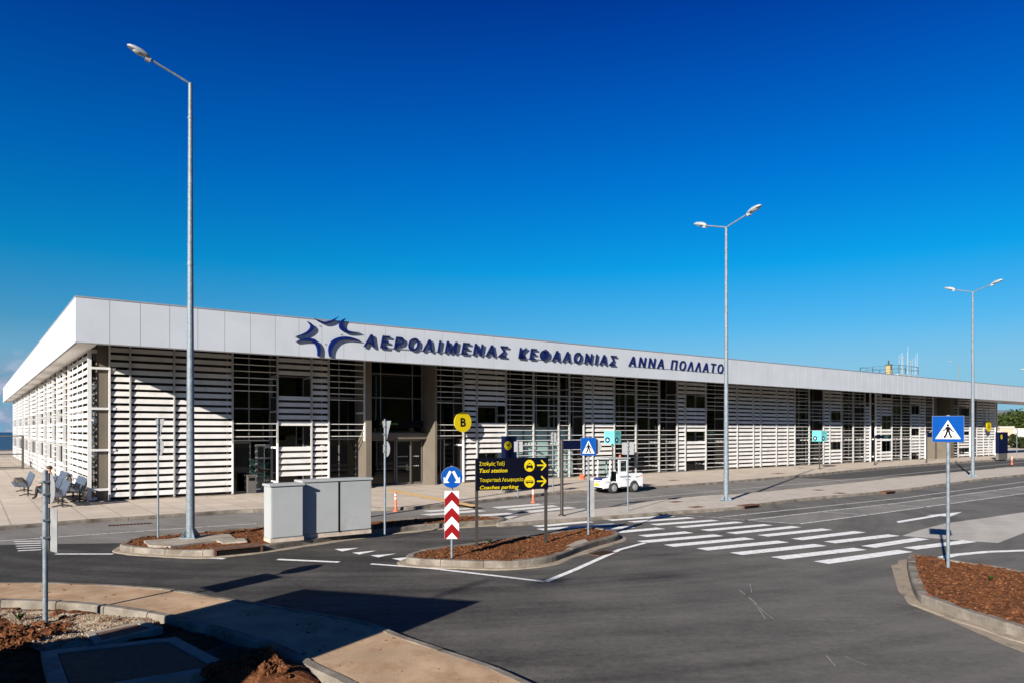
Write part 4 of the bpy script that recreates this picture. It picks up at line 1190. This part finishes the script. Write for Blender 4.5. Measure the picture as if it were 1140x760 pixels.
# flexible bollards
def bollard(px,py,z,h,label):
    L=at(px,py,z)
    r=empty('bollard',L,0,label,'bollard','orange flexible bollards')
    m=MB(); m.lathe([(.10,0),(.10,.03),(.055,.05),(.04,.08),(.04,h-.03),(.03,h),(.0,h+.005)],14); m.build('tube',M['orange'],r)
    m=MB()
    for t in (.62,.8): m.lathe([(.0415,h*t),(.0425,h*t+.01),(.0425,h*t+.055),(.0415,h*t+.065)],14)
    m.build('reflective_band',M['reflect'],r)
bollard(440.5,568.5,.0,.70,'orange bollard on the forecourt kerb left of the chevron panel')
bollard(593.5,559,.0,.56,'orange bollard on the kerb beneath the black direction board')
bollard(1126.5,516.5,.12,.70,'orange bollard near the right frame edge in front of the broad totem')
L=at(650,533,.12); m=MB(); Mx=Matrix.Rotation(math.radians(85),4,'Y')
r=empty('traffic_cone',L,.6,'small orange cone lying on the forecourt left of the tractor','traffic cone')
m.lathe([(.12,0),(.05,.2),(.02,.34),(.015,.35)],14,Matrix.Translation((-.15,0,.13))@Mx); m.build('cone_body',M['orange'],r)
m=MB(); m.box(-.15,.15,-.15,.15,-.02,.0,Matrix.Translation((-.15,0,.15))@Mx); m.build('cone_base',M['orange'],r)

# ------------------------------------------------------------------ utility cabinets on the long island
C0=at(301,604,.16)
r=empty('utility_cabinet',C0,UANG,'narrow grey utility cabinet standing proud at the left of the pair','cabinet','grey utility cabinets')
m=MB(); m.box(0,.84,0,.50,0,.09); m.build('plinth',M['plinth'],r)
m=MB(); m.box(0.005,.835,.005,.50,.092,1.37); bd=m.build('body',M['cabinet'],r,bevel=.012)
m=MB(); m.box(.03,.81,-.012,.003,.12,1.34); d_=m.build('door',M['cabinet'],r,bevel=.008)
m=MB(); m.box(-.03,.87,-.03,.53,1.373,1.43); m.build('lid',M['cabinet'],r,bevel=.012)
C1=C0+U*.855+V*.20
r=empty('utility_cabinet',C1,UANG,'wide two door grey utility cabinet at the right of the pair','cabinet','grey utility cabinets')
m=MB(); m.box(0,1.93,0,.5,-.01,.09); m.build('plinth',M['plinth'],r)
m=MB(); m.box(0.005,1.925,.005,.5,.092,1.42); m.build('body',M['cabinet'],r,bevel=.01)
for x0,x1 in ((.02,.985),(1.025,1.915)):
    m=MB(); m.box(x0,x1,-.018,.003,.12,1.40); d_=m.build('door',M['cabinet'],r,bevel=.008)
m=MB(); m.box(.98,1.03,-.0215,-.0,.10,1.41); m.build('joint',M['dark_gap'],r)
m=MB(); m.box(-.0,1.97,-.04,.53,1.423,1.48); m.build('lid',M['cabinet'],r,bevel=.012)
# kerb inlets and covers
def inlet(px0,px1,py,z,label,h=.09,d=.28):
    A,B=at(px0,py,z),at(px1,py,z); ang=UANG; w=abs((px1-px0)/F*A.y/(math.cos(ang)-(px0-CX)/F*math.sin(ang)))
    r=empty('kerb_inlet',(A.x,A.y,A.z),ang,label,'drain inlet','rusty kerb inlets')
    m=MB(); m.box(0,w,-.07,d,h-.03,h); m.box(0,.05,-.06,d,0,h-.032); m.box(w-.05,w,-.06,d,0,h-.032); m.build('hood',M['rust'],r)
    m=MB(); m.box(.052,w-.052,-.045,d-.02,0,h-.035)
    m.build('throat',M['dark_gap'],r)
inlet(238,294,619.8,.0,'long rusty kerb inlet in front of the lamp island soil',.185,.34)
inlet(827,845,566,.0,'rusty kerb inlet in the median edge below the twin lamp',.125)
inlet(985,996,549.6,.0,'rusty kerb inlet in the median edge left of the far crossing sign',.125)
def cover(px,py,z,w,d,label):
    L=at(px,py,z); r=empty('drain_cover',L,UANG,label,'drain cover','rusty drain covers')
    m=MB(); m.box(-w/2,w/2,-d/2,d/2,-.02,.008); m.build('rim',M['rust'],r)
    m=MB()
    for i in range(5): m.box(-w*.42+i*w*.19,-w*.42+i*w*.19+w*.09,-d*.4,d*.4,.0082,.014)
    m.build('grate',M['rust'],r)
cover(752,558,.10,.55,.35,'rusty drain cover on the median left of the twin lamp')
cover(775,563.8,.10,.6,.35,'rusty drain cover nearest the main crossing on the median')
cover(911,545,.10,.6,.4,'rusty drain cover on the median right of the twin lamp')
cover(935,548.5,.10,.6,.4,'rusty drain cover close to the outer edge of the median')
cover(866,526.5,.12,.9,.5,'flat brown cover on the forecourt before the plain louvre wall')
cover(750,534,.12,.7,.4,'flat brown cover on the forecourt to the right of the tractor')
L=at(670,615.5,0); m=MB(); m.box(-.35,.35,-.2,.2,.0,.012); m.m=1
for i in range(8): m.box(-.31+i*.08,-.27+i*.08,-.16,.16,.0122,.016)
gl=m.build('gully_grate',[M['rust'],M['dark_gap']],None,L); gl.rotation_euler=(0,0,UANG+.25); tag(gl,'rusty gully grate at the kerb tip of the centre island','drain cover')
L=at(145,583.5,0); m=MB(); m.box(-.6,.6,-.16,.16,.0,.013); m.m=1
for i in range(12): m.box(-.56+i*.095,-.52+i*.095,-.13,.13,.0132,.017)
gl=m.build('gully_grate',[M['rust'],M['dark_gap']],None,L); gl.rotation_euler=(0,0,UANG-.1); tag(gl,'dark gully grate along the forecourt kerb at the left','drain cover')

# ------------------------------------------------------------------ litter bin by the side door
P=O+U*S(279,.3)+V*.3
r=empty('litter_bin',(P.x,P.y,G),UANG,'square grey litter bin beside the glazed side door','bin')
m=MB(); m.box(-.2,.2,-.2,.2,.0,.78); m.build('body',M['bin'],r,bevel=.015)
m=MB(); m.box(-.22,.22,-.22,.22,.783,.84); m.build('lid',M['bin'],r,bevel=.01)
m=MB(); m.box(-.13,.13,-.208,-.2005,.58,.72); m.build('opening',M['dark_gap'],r)

# ------------------------------------------------------------------ airport tractor
th=math.atan2(.54,.84)
A=at(671.5,549.6)
r=empty('baggage_tractor',A,th,'white airport baggage tractor with open cab facing left','tractor')
Lg,Wd=2.45,.98
# local: x backwards along the near side, y across (away), z up
b=MB()
def arch(cx,rad,n=9): return [(cx+rad*math.cos(math.pi-math.pi*i/n), .26+rad*math.sin(math.pi-math.pi*i/n)) for i in range(n+1)]
side=[(0,.26),(.03,.62),(.28,.74),(.40,.80),(.40,.40),(.86,.40),(.90,.86),(1.55,.86),(1.58,.92),(2.42,.90),(2.45,.82),(2.45,.26)]
side=[(0.0,.24)]+arch(.64,.30)+arch(1.92,.30)+[(2.45,.24),(2.45,.84),(2.40,.90),(1.52,.90),(1.0,.90),(.97,.50),(.46,.50),(.42,.74),(.10,.70),(.02,.58)]
b.prism(side,0,.16); b.prism(side,Wd-.16,Wd)
b.box(.0,2.45,.162,Wd-.162,.24,.42); b.box(1.0,2.44,.162,Wd-.162,.42,.885)
b.box(.0,.10,.162,Wd-.162,.42,.62)
b.build('body',M['tug'],r,bevel=.018)
m=MB(); m.prism([(.01,.44),(.03,.60),(.12,.715),(.44,.76),(.44,.44)],.165,Wd-.165); m.build('hood',M['tug_blue'],r,bevel=.01)
m=MB()
for y0 in (.02,Wd-.08):
    m.path([(.42,y0+.03,.72),(.46,y0+.03,1.58)],.032,8); m.path([(.99,y0+.03,.88),(.97,y0+.03,1.58)],.04,8); m.path([(1.52,y0+.03,.88),(1.52,y0+.03,1.58)],.032,8)
m.box(1.0,1.5,.03,.055,.88,1.0); m.box(1.0,1.07,.03,.055,1.0,1.56); m.box(1.45,1.5,.03,.055,1.0,1.56); m.box(1.07,1.45,.03,.055,1.5,1.56)
m.build('cab_frame',M['tug'],r)
m=MB(); m.box(.30,1.66,-.02,Wd+.02,1.58,1.65); m.build('roof',M['cabinet'],r,bevel=.02)
m=MB(); m.box(.452,.46,.08,Wd-.08,.78,1.56); m.build('windscreen',M['clear'],r)
m=MB(); m.box(1.07,1.45,.04,.046,1.0,1.5); m.box(1.51,1.518,.1,Wd-.1,.92,1.55); m.build('cab_window',M['clear'],r)
m=MB(); m.box(.70,.96,.22,.52,.45,.66); m.box(.90,.98,.22,.52,.66,1.0); m.build('seat',M['black'],r,bevel=.02)
m=MB(); m.path([(.48,.4,.78),(.60,.4,.98)],.02,8); 
ring=[(.60+.10*math.cos(t)*.5,.4+.17*math.sin(t),.98+.10*math.cos(t)) for t in [i*math.pi/8 for i in range(17)]]
m.path(ring,.016,6); m.build('steering_wheel',M['black'],r)
for cx_ in (.64,1.92):
    for y0,y1,s_ in ((-.02,.16,-1),(Wd-.16,Wd+.02,1)):
        m=MB(); Mx=Matrix.Translation((cx_,(y0+y1)/2,.26))@Matrix.Rotation(math.pi/2,4,'X')
        m.lathe([(.17,-.09),(.235,-.09),(.26,-.06),(.26,.06),(.235,.09),(.17,.09)],24,Mx); w_=m.build('wheel',M['tyre'],r)
        m=MB(); m.lathe([(.155,-.094),(.155,.094)],20,Mx); m.lathe([(.06,-.11),(.06,.11)],14,Mx); m.build('rim',M['rim'],w_)
m=MB(); m.box(-.02,-.002,.30,.60,.36,.48); m.build('number_plate',M['yellow'],r)
for y0 in (.03,Wd-.15):
    m=MB(); m.lathe([(.045,0),(.045,.02),(.0,.03)],14,Matrix.Translation((-.0,y0+.06,.53))@Matrix.Rotation(-math.pi/2,4,'Y')); m.build('headlight',M['lamp_glass'],r)
m=MB(); m.lathe([(.05,1.65),(.05,1.73),(.03,1.77),(.0,1.78)],12,Matrix.Translation((1.45,.5,0))); m.build('beacon',M['orange'],r)
m=MB(); m.box(-.012,-.001,.2,.78,.56,.585); m.box(-.03,-.001,.04,Wd-.04,.24,.30); m.box(1.02,2.40,-.006,-.0015,.275,.30); m.box(1.50,1.512,-.004,-.0012,.32,.88); m.build('trim',M['black'],r)
m=MB(); m.box(2.455,2.7,.3,.68,.2,.3); m.build('hitch',M['black'],r)
m=MB(); m.box(2.3,2.4,-.004,-.001,.74,.8); m.build('side_marker',M['orange'],r)
m=MB()
fit_text(m,'Ground Handling',1.02,1.68,.735,.075,-.004,.02,0,.004); fit_text(m,'Services',1.36,1.62,.60,.05,-.004,.01,0,.004); fit_text(m,'airport',1.98,2.24,.72,.05,-.004,.01,0,.004)
m.build('lettering',M['tug_blue'],r)

# ------------------------------------------------------------------ benches and person by the side wall
def bench(nseat, label, s0, t0):
    P=O+U*s0+V*t0
    r=empty('airport_bench',(P.x,P.y,G),UANG+math.pi/2,label,'bench','steel seat rows by the terminal side')
    L_=nseat*.56
    m=MB(); m.box(0,L_,-.03,.03,.33,.39); m.build('beam',M['dark_metal'],r)
    for x in (.3,L_-.3):
        m=MB(); m.box(x-.03,x+.03,-.03,.03,.05,.33)
        for sgn in (-1,1): m.path([(x,0,.09),(x,sgn*.32,.02)],[.03,.02],8); m.path([(x,0,.09),(x+sgn*.22,0,.02)],[.025,.02],8)
        m.build('leg',M['dark_metal'],r)
    for i in range(nseat):
        x0=i*.56+.03; x1=x0+.50
        m=MB(); m.prism([(-.05,.44),(.05,.41),(.48,.46),(.50,.43),(.48,.425),(.05,.375),(-.07,.41)],x0,x1,Matrix.Rotation(math.pi/2,4,'Z')@Matrix.Scale(-1,4,(0,1,0)))
        m.build('seat',M['seatm'],r)
        m=MB(); m.prism([(-.04,.45),(-.22,.92),(-.25,.91),(-.08,.43)],x0,x1,Matrix.Rotation(math.pi/2,4,'Z')@Matrix.Scale(-1,4,(0,1,0)))
        m.build('backrest',M['seatm'],r)
    for i in range(nseat+1):
        m=MB(); x=i*.56; m.path([(x,.02,.40),(x,.05,.62),(x,.36,.62),(x,.38,.44)],.016,6); m.build('armrest',M['dark_metal'],r)
    return r
bench(5,'steel seat row set right against the louvres of the side wall',-.25,.3)
bench(4,'steel seat row nearest the building corner facing the open paving',-1.0,-1.7)
bench(5,'steel seat row in the middle, the one with the seated person',-1.0,.9)
bench(6,'steel seat row farther back along the terminal side',-1.7,4.6)
bench(5,'steel seat row between the far row and the side wall',-.45,5.2)
def person(loc, rz, label):
    r=empty('person',loc,rz,label,'person')
    # seated, facing +y in local space; joints with radii
    J=[((0,0,.50),.13),((0,-.02,.68),.135),((0,-.04,.88),.15),((0,-.03,1.0),.07),((0,-.01,1.08),.055),
       ((.10,.05,.50),.10),((.12,.42,.50),.075),((.13,.46,.08),.045),((.13,.58,.04),.04),
       ((-.10,.05,.50),.10),((-.12,.40,.50),.075),((-.13,.50,.08),.045),((-.13,.62,.04),.04),
       ((.20,-.03,.92),.06),((.24,.06,.68),.045),((.10,.28,.60),.033),((.05,.34,.58),.03),
       ((-.20,-.03,.92),.06),((-.24,.06,.68),.045),((-.10,.28,.60),.033),((-.05,.35,.57),.03),
       ((0,.01,1.18),.09),((0,.02,1.27),.085)]
    E_=[(0,1),(1,2),(2,3),(3,4),(0,5),(5,6),(6,7),(7,8),(0,9),(9,10),(10,11),(11,12),(2,13),(13,14),(14,15),(15,16),(2,17),(17,18),(18,19),(19,20),(4,21),(21,22)]
    me=bpy.data.meshes.new('body'); me.from_pydata([j[0] for j in J],E_,[]); o=bpy.data.objects.new('body',me); COL.objects.link(o)
    md=o.modifiers.new('skin','SKIN'); 
    if not me.skin_vertices: 
        bm=bmesh.new(); bm.from_mesh(me); bm.verts.layers.skin.verify(); bm.to_mesh(me); bm.free()
    for i,j in enumerate(J): me.skin_vertices[0].data[i].radius=(j[1],j[1])
    me.skin_vertices[0].data[0].use_root=True
    o.modifiers.new('sub','SUBSURF').render_levels=2; o.modifiers['sub'].levels=2
    dg=bpy.context.evaluated_depsgraph_get(); ev=o.evaluated_get(dg); m2=bpy.data.meshes.new_from_object(ev); bpy.data.objects.remove(o)
    o=bpy.data.objects.new('body',m2); COL.objects.link(o); o.parent=r
    for mt in (M['cloth_navy'],M['cloth_black'],M['skin'],M['hair']): m2.materials.append(mt)
    for p in m2.polygons:
        c=p.center; p.use_smooth=True
        if c.z>1.04: p.material_index=2
        elif (abs(c.x)<.14 and c.y>.30 and c.z>.54): p.material_index=2
        elif c.z<.57 : p.material_index=1
        else: p.material_index=0
        if c.z<.075: p.material_index=3
    # face and hair
    m=MB(); m.blob((0,-.005,1.265),.112,2,.05,2,(.9,1.0,.95),True,3); m.build('hair',M['hair'],r)
    m=MB(); m.lathe([(.018,0),(.010,.04)],8,Matrix.Translation((0,.10,1.20))@Matrix.Rotation(-math.pi/2,4,'X'))
    for sx in (-1,1): m.blob((sx*.032,.092,1.235),.012,1,0,1)
    m.build('face',M['skin'],r)
    return r
P=O+U*(-1.08)+V*(2.85)
person((P.x,P.y,G),UANG+math.pi/2,'seated person in dark clothes on the seat rows by the side wall')

# ------------------------------------------------------------------ gate at the left
P=O+V*31+U*(-.6)
r=empty('fence_gate',(P.x,P.y,G),UANG+math.pi,'grey mesh gate closing the strip beside the terminal','fence')
m=MB()
xs=[0,1.9,3.9,5.9,7.9]
for x in xs: m.box(x-.08,x+.08,-.06,.06,0,2.45)
for z in (.12,1.05,2.36): m.box(0,7.9,-.03,.03,z,z+.085)
m.build('frame',M['gate'],r)
m=MB()
for i in range(79): m.box(.05+i*.1,.058+i*.1,-.006,.006,.18,2.38)
for i in range(10): m.box(0,7.9,-.0085,-.0065,.3+i*.21,.307+i*.21)
m.build('mesh',M['gate'],r)
m=MB(); m.box(1.95,2.1,-.06,-.035,1.1,1.25); m.build('lock',M['dark_gap'],r)

# ------------------------------------------------------------------ control tower behind the roof
r=empty('control_tower',(77.9,150,0),UANG,'white control tower top with railing and whip aerials above the roof','tower')
k=150/F
m=MB(); m.box(-3.4,3.4,-3.4,3.4,0,13.2); m.box(-3.6,3.6,-3.6,3.6,13.2,14.2); m.build('shaft',M['house'],r)
m=MB()
for z in (15.2,15.95):
    for a in range(4):
        m.box(-4.0,4.0,-4.02,-3.97,z,z+.05,Matrix.Rotation(a*math.pi/2,4,'Z'))
for a in range(4):
    for i in range(4): m.box(-4.0+i*2.6-.03,-4.0+i*2.6+.03,-4.03,-3.96,14.35,16.0,Matrix.Rotation(a*math.pi/2,4,'Z'))
m.build('railing',M['dark_steel'],r)
m=MB(); m.box(-1.6,-.75,-1.0,-.1,14.352,16.3); m.m=1; m.box(-1.7,-.65,-1.1,0,16.302,16.45); m.box(-1.3,-1.05,-.6,-.4,16.452,17.3); m.box(-1.35,-.9,-1.03,-1.003,15.5,16.1); m.build('equipment_cabin',[M['tower_y'],M['dark_steel']],r)
m=MB()
for x,z0,z1 in ((-3.9,14.36,18.0),(-3.0,14.36,18.4),(-2.5,14.36,18.4),(-.5,14.36,18.9),(-.2,14.36,20.0),(2.8,14.36,17.8),(3.2,14.36,18.6),(3.9,14.36,18.9),(1.6,14.36,17.6)):
    m.tube((x,-3.9,z0),(x,-3.9,z1),.028,.018,n=6)
m.build('aerial',M['pole_w'],r)
m=MB()
for x,z in ((-1.9,17.4),(1.3,16.9)): m.tube((x,-3.7,14.36),(x,-3.7,z),.04,n=6); m.blob((x,-3.7,z),.2,1,.1,1)
m.build('beacon',M['tower_y'],r)

# ------------------------------------------------------------------ trees, houses, bushes beyond the right end
def leafy(mb, c, rx, ry, rz, nclump, nleaf, ls, seed):
    rnd=random.Random(seed)
    for i in range(nclump):
        while True:
            d=Vector((rnd.uniform(-1,1),rnd.uniform(-1,1),rnd.uniform(-.8,1)))
            if .25<d.length<1: break
        cc=Vector((d.x*rx,d.y*ry,d.z*rz))+Vector(c); cr_=rnd.uniform(.16,.30)*min(rx,rz)
        for j in range(nleaf):
            q=cc+Vector((rnd.gauss(0,1),rnd.gauss(0,1),rnd.gauss(0,.8)))*cr_*.6
            a=Vector((rnd.gauss(0,1),rnd.gauss(0,1),rnd.gauss(0,1))).normalized(); b=a.cross(Vector((rnd.gauss(0,1),rnd.gauss(0,1),rnd.gauss(0,1)))).normalized()
            l=ls*rnd.uniform(.6,1.3)
            mb.add([q-a*l,q+b*l*.5,q+a*l,q-b*l*.5],[(0,1,2,3)])
def tree(px,Y,ytop,ybase,w,label,lm='leaf',seed=1,group='trees beyond the terminal end',name='leafy_tree'):
    X=(px-CX)/F*Y; zt=zat(ytop,Y); 
    r=empty(name,(X,Y,0),0,label,'tree',group)
    m=MB(); m.path([(0,0,0),(.1,.05,zt*.25),(0,.1,zt*.5)],[.35,.28,.16],8)
    for i in range(5):
        a=i*1.26; m.path([(0,.05,zt*.3),(math.cos(a)*w*.22,math.sin(a)*w*.22,zt*.62)],[.16,.05],6)
    m.build('trunk',M['bark'],r)
    m=MB(); leafy(m,(0,0,zt*.58),w/2,w/2,zt*.42,110,60,.30,seed)
    m.build('crown',M[lm],r)
tree(1130,150,457.5,494,9.6,'broad round green tree showing below the roof end at the right',seed=4)
tree(1152,146,458,494,8,'round green tree cut by the right frame edge',seed=5)
tree(1116,158,464,494,5.5,'smaller green tree closest to the last louvres',lm='leaf2',seed=6)
def house(px0,px1,Y,yt,label,mt,roof=True):
    X0,X1=(px0-CX)/F*Y,(px1-CX)/F*Y; zt=zat(yt,Y)
    r=empty('house',((X0+X1)/2,Y,0),0,label,'house'); w=(X1-X0)/2
    MB().box(-w,w,0,6,0,zt).build('wall',M[mt],r)
    MB().box(-w-.15,w+.15,-.15,6.15,zt,zt+.22).build('roof',M['house'],r)
    for i in range(2):
        x=-w+.6+i*(w*1.0); f=MB(); f.box(x,x+.9,-.04,.02,1.0,2.2); fo=f.build('window',M['frame'],r); MB().box(x+.08,x+.82,-.055,-.041,1.08,2.12).build('pane',M['glass'],fo)
house(1113,1128,134,475.5,'small sand coloured flat roofed house behind the broad totem','house_tan')
house(1124,1162,140,477.5,'long white flat roofed house at the right frame edge','house')
house(1098,1113,128,480.5,'low white outbuilding just past the end of the louvres','house')
def shrub(px,Y,h,w,label,seed):
    X=(px-CX)/F*Y; r=empty('shrub',(X,Y,0),0,label,'shrub','dark shrubs beyond the forecourt')
    m=MB(); m.path([(0,0,0),(.05,0,h*.5)],[.09,.04],6); m.build('stem',M['bark'],r)
    m=MB(); leafy(m,(0,0,h*.5),w/2,w/2,h*.5,40,40,.16,seed); m.build('foliage',M['leaf2'],r)
shrub(1130,118,2.3,2.6,'dark shrub in front of the white house by the octagonal sign',11)
shrub(1139,116,1.8,2.2,'dark shrub at the right frame edge under the houses',12)
rd=MB(); rd.slab([(78,88),(150,100),(150,116),(80,112)], .10,.135)
tag(rd.build('soil', M['soil_dark']), 'strip of brown earth beyond the forecourt at the right', 'soil', kind='structure')

# ------------------------------------------------------------------ kiosk outside the left of the frame: it throws the big foreground shadow
r=empty('roadside_kiosk',(-7.0,4.5,0),0,'flat roofed kiosk left of the viewer that shades the near walkway','kiosk')
fp_=[(-7.91,6.08),(-4.61,5.12),(-5.8,2.95),(-9.1,3.9)]
fp_=[(x+7.0,y-4.5) for x,y in fp_]
m=MB(); m.slab(fp_,0,3.12); m.build('wall',M['house'],r)
m=MB(); m.slab([(x*1.0,y*1.0) for x,y in fp_],3.12,3.36); m.build('roof',M['sign_back'],r)
m=MB(); m.box(-.55,.3,.6,.9,3.36,3.44); m.box(.9,1.5,.55,.75,3.36,3.42); m.build('roof_vent',M['sign_back'],r)
m=MB(); m.box(-.2,.6,1.2,1.25,.0,.1); m.build('step',M['conc'],r)

# ------------------------------------------------------------------ light, sky
AZ, EL = math.radians(209.5), math.radians(22)
to_sun=Vector((math.sin(AZ)*math.cos(EL), math.cos(AZ)*math.cos(EL), math.sin(EL)))
ld=bpy.data.lights.new('Sun','SUN'); ld.energy=4.6; ld.angle=math.radians(.5); ld.color=(1.0,.93,.83)
lo=bpy.data.objects.new('Sun',ld); COL.objects.link(lo); lo.rotation_euler=(-to_sun).to_track_quat('-Z','Y').to_euler()
W=bpy.data.worlds.new('World'); SC.world=W; W.use_nodes=True
N,Lk=W.node_tree.nodes,W.node_tree.links
bg=N['Background']; sky=N.new('ShaderNodeTexSky'); sky.sky_type='NISHITA'; sky.sun_disc=False
sky.sun_elevation=EL; sky.sun_rotation=AZ; sky.altitude=50; sky.air_density=1.0; sky.dust_density=.3; sky.ozone_density=2.0
tc=N.new('ShaderNodeTexCoord'); sp=N.new('ShaderNodeSeparateXYZ'); Lk.new(tc.outputs['Generated'],sp.inputs[0])
rp=N.new('ShaderNodeValToRGB'); Lk.new(sp.outputs['Z'],rp.inputs[0])
SKY_STOPS=[(0.0,(.155,.30,.41)),(.086,(.155,.30,.41)),(.141,(.085,.31,.448)),(.212,(.006,.314,.495)),(.322,(0,.232,.526)),(.421,(0,.158,.477)),(.507,(0,.095,.40)),(.62,(.0,.06,.27)),(.75,(.008,.035,.15)),(1.0,(.012,.03,.11))]
el=rp.color_ramp.elements
el[0].position=SKY_STOPS[0][0]; el[0].color=(*SKY_STOPS[0][1],1); el[1].position=SKY_STOPS[-1][0]; el[1].color=(*SKY_STOPS[-1][1],1)
for p_,c_ in SKY_STOPS[1:-1]:
    e=el.new(p_); e.color=(*c_,1)
mul=N.new('ShaderNodeMix'); mul.data_type='RGBA'; mul.blend_type='MULTIPLY'; mul.inputs[0].default_value=1
Lk.new(sky.outputs[0],mul.inputs[6]); Lk.new(rp.outputs[0],mul.inputs[7])
hz=N.new('ShaderNodeMapRange'); hz.inputs['From Min'].default_value=0; hz.inputs['From Max'].default_value=.13; hz.inputs['To Min'].default_value=.92; hz.inputs['To Max'].default_value=0
Lk.new(sp.outputs['Z'],hz.inputs['Value'])
hm=N.new('ShaderNodeMix'); hm.data_type='RGBA'; Lk.new(hz.outputs['Result'],hm.inputs[0]); Lk.new(mul.outputs[2],hm.inputs[6]); hm.inputs[7].default_value=(1.05,2.1,3.15,1)
# a few low grey clouds over the sea at the left
cn=N.new('ShaderNodeTexNoise'); cn.inputs['Scale'].default_value=26; cn.inputs['Detail'].default_value=7; cn.inputs['Roughness'].default_value=.55
cm=N.new('ShaderNodeMapping'); cm.inputs['Scale'].default_value=(1,1,1.7); cm.inputs['Location'].default_value=(.3,.1,.66); Lk.new(tc.outputs['Generated'],cm.inputs['Vector']); Lk.new(cm.outputs['Vector'],cn.inputs['Vector'])
cr_=N.new('ShaderNodeMapRange'); cr_.inputs['From Min'].default_value=.34; cr_.inputs['From Max'].default_value=.56; Lk.new(cn.outputs['Fac'],cr_.inputs['Value'])
cz=N.new('ShaderNodeMapRange'); cz.inputs['From Min'].default_value=.095; cz.inputs['From Max'].default_value=.06; Lk.new(sp.outputs['Z'],cz.inputs['Value'])
cx=N.new('ShaderNodeMapRange'); cx.inputs['From Min'].default_value=-.50; cx.inputs['From Max'].default_value=-.56; Lk.new(sp.outputs['X'],cx.inputs['Value'])
c1=N.new('ShaderNodeMath'); c1.operation='MULTIPLY'; Lk.new(cz.outputs[0],c1.inputs[0]); Lk.new(cx.outputs[0],c1.inputs[1])
c2=N.new('ShaderNodeMath'); c2.operation='MULTIPLY'; Lk.new(c1.outputs[0],c2.inputs[0]); Lk.new(cr_.outputs[0],c2.inputs[1])
c3=N.new('ShaderNodeMath'); c3.operation='MULTIPLY'; Lk.new(c2.outputs[0],c3.inputs[0]); c3.inputs[1].default_value=.85
cmx=N.new('ShaderNodeMix'); cmx.data_type='RGBA'; Lk.new(c3.outputs[0],cmx.inputs[0]); Lk.new(hm.outputs[2],cmx.inputs[6]); ct=N.new('ShaderNodeValToRGB'); ct.color_ramp.elements[0].position=.42; ct.color_ramp.elements[0].color=(.42,.75,1.35,1); ct.color_ramp.elements[1].position=.58; ct.color_ramp.elements[1].color=(1.9,2.05,2.7,1); Lk.new(cn.outputs['Fac'],ct.inputs[0]); Lk.new(ct.outputs[0],cmx.inputs[7])
Lk.new(cmx.outputs[2],bg.inputs['Color']); bg.inputs['Strength'].default_value=.10

# ------------------------------------------------------------------ camera
cd=bpy.data.cameras.new('Camera'); cam=bpy.data.objects.new('Camera',cd); COL.objects.link(cam)
cam.location=(0,0,EYE); cam.rotation_euler=(math.pi/2,0,0)
cd.sensor_fit='HORIZONTAL'; cd.sensor_width=36; cd.lens=36*F/1140; cd.shift_y=(HY-380)/1140
cd.clip_start=.1; cd.clip_end=60000
SC.camera=cam
SC.view_settings.view_transform='Standard'; SC.view_settings.look='None'; SC.view_settings.exposure=1.2; SC.view_settings.gamma=1
SC.view_settings.use_curve_mapping=False
SC.render.resolution_x=1024; SC.render.resolution_y=682
SC.cycles.max_bounces=6; SC.cycles.transparent_max_bounces=12
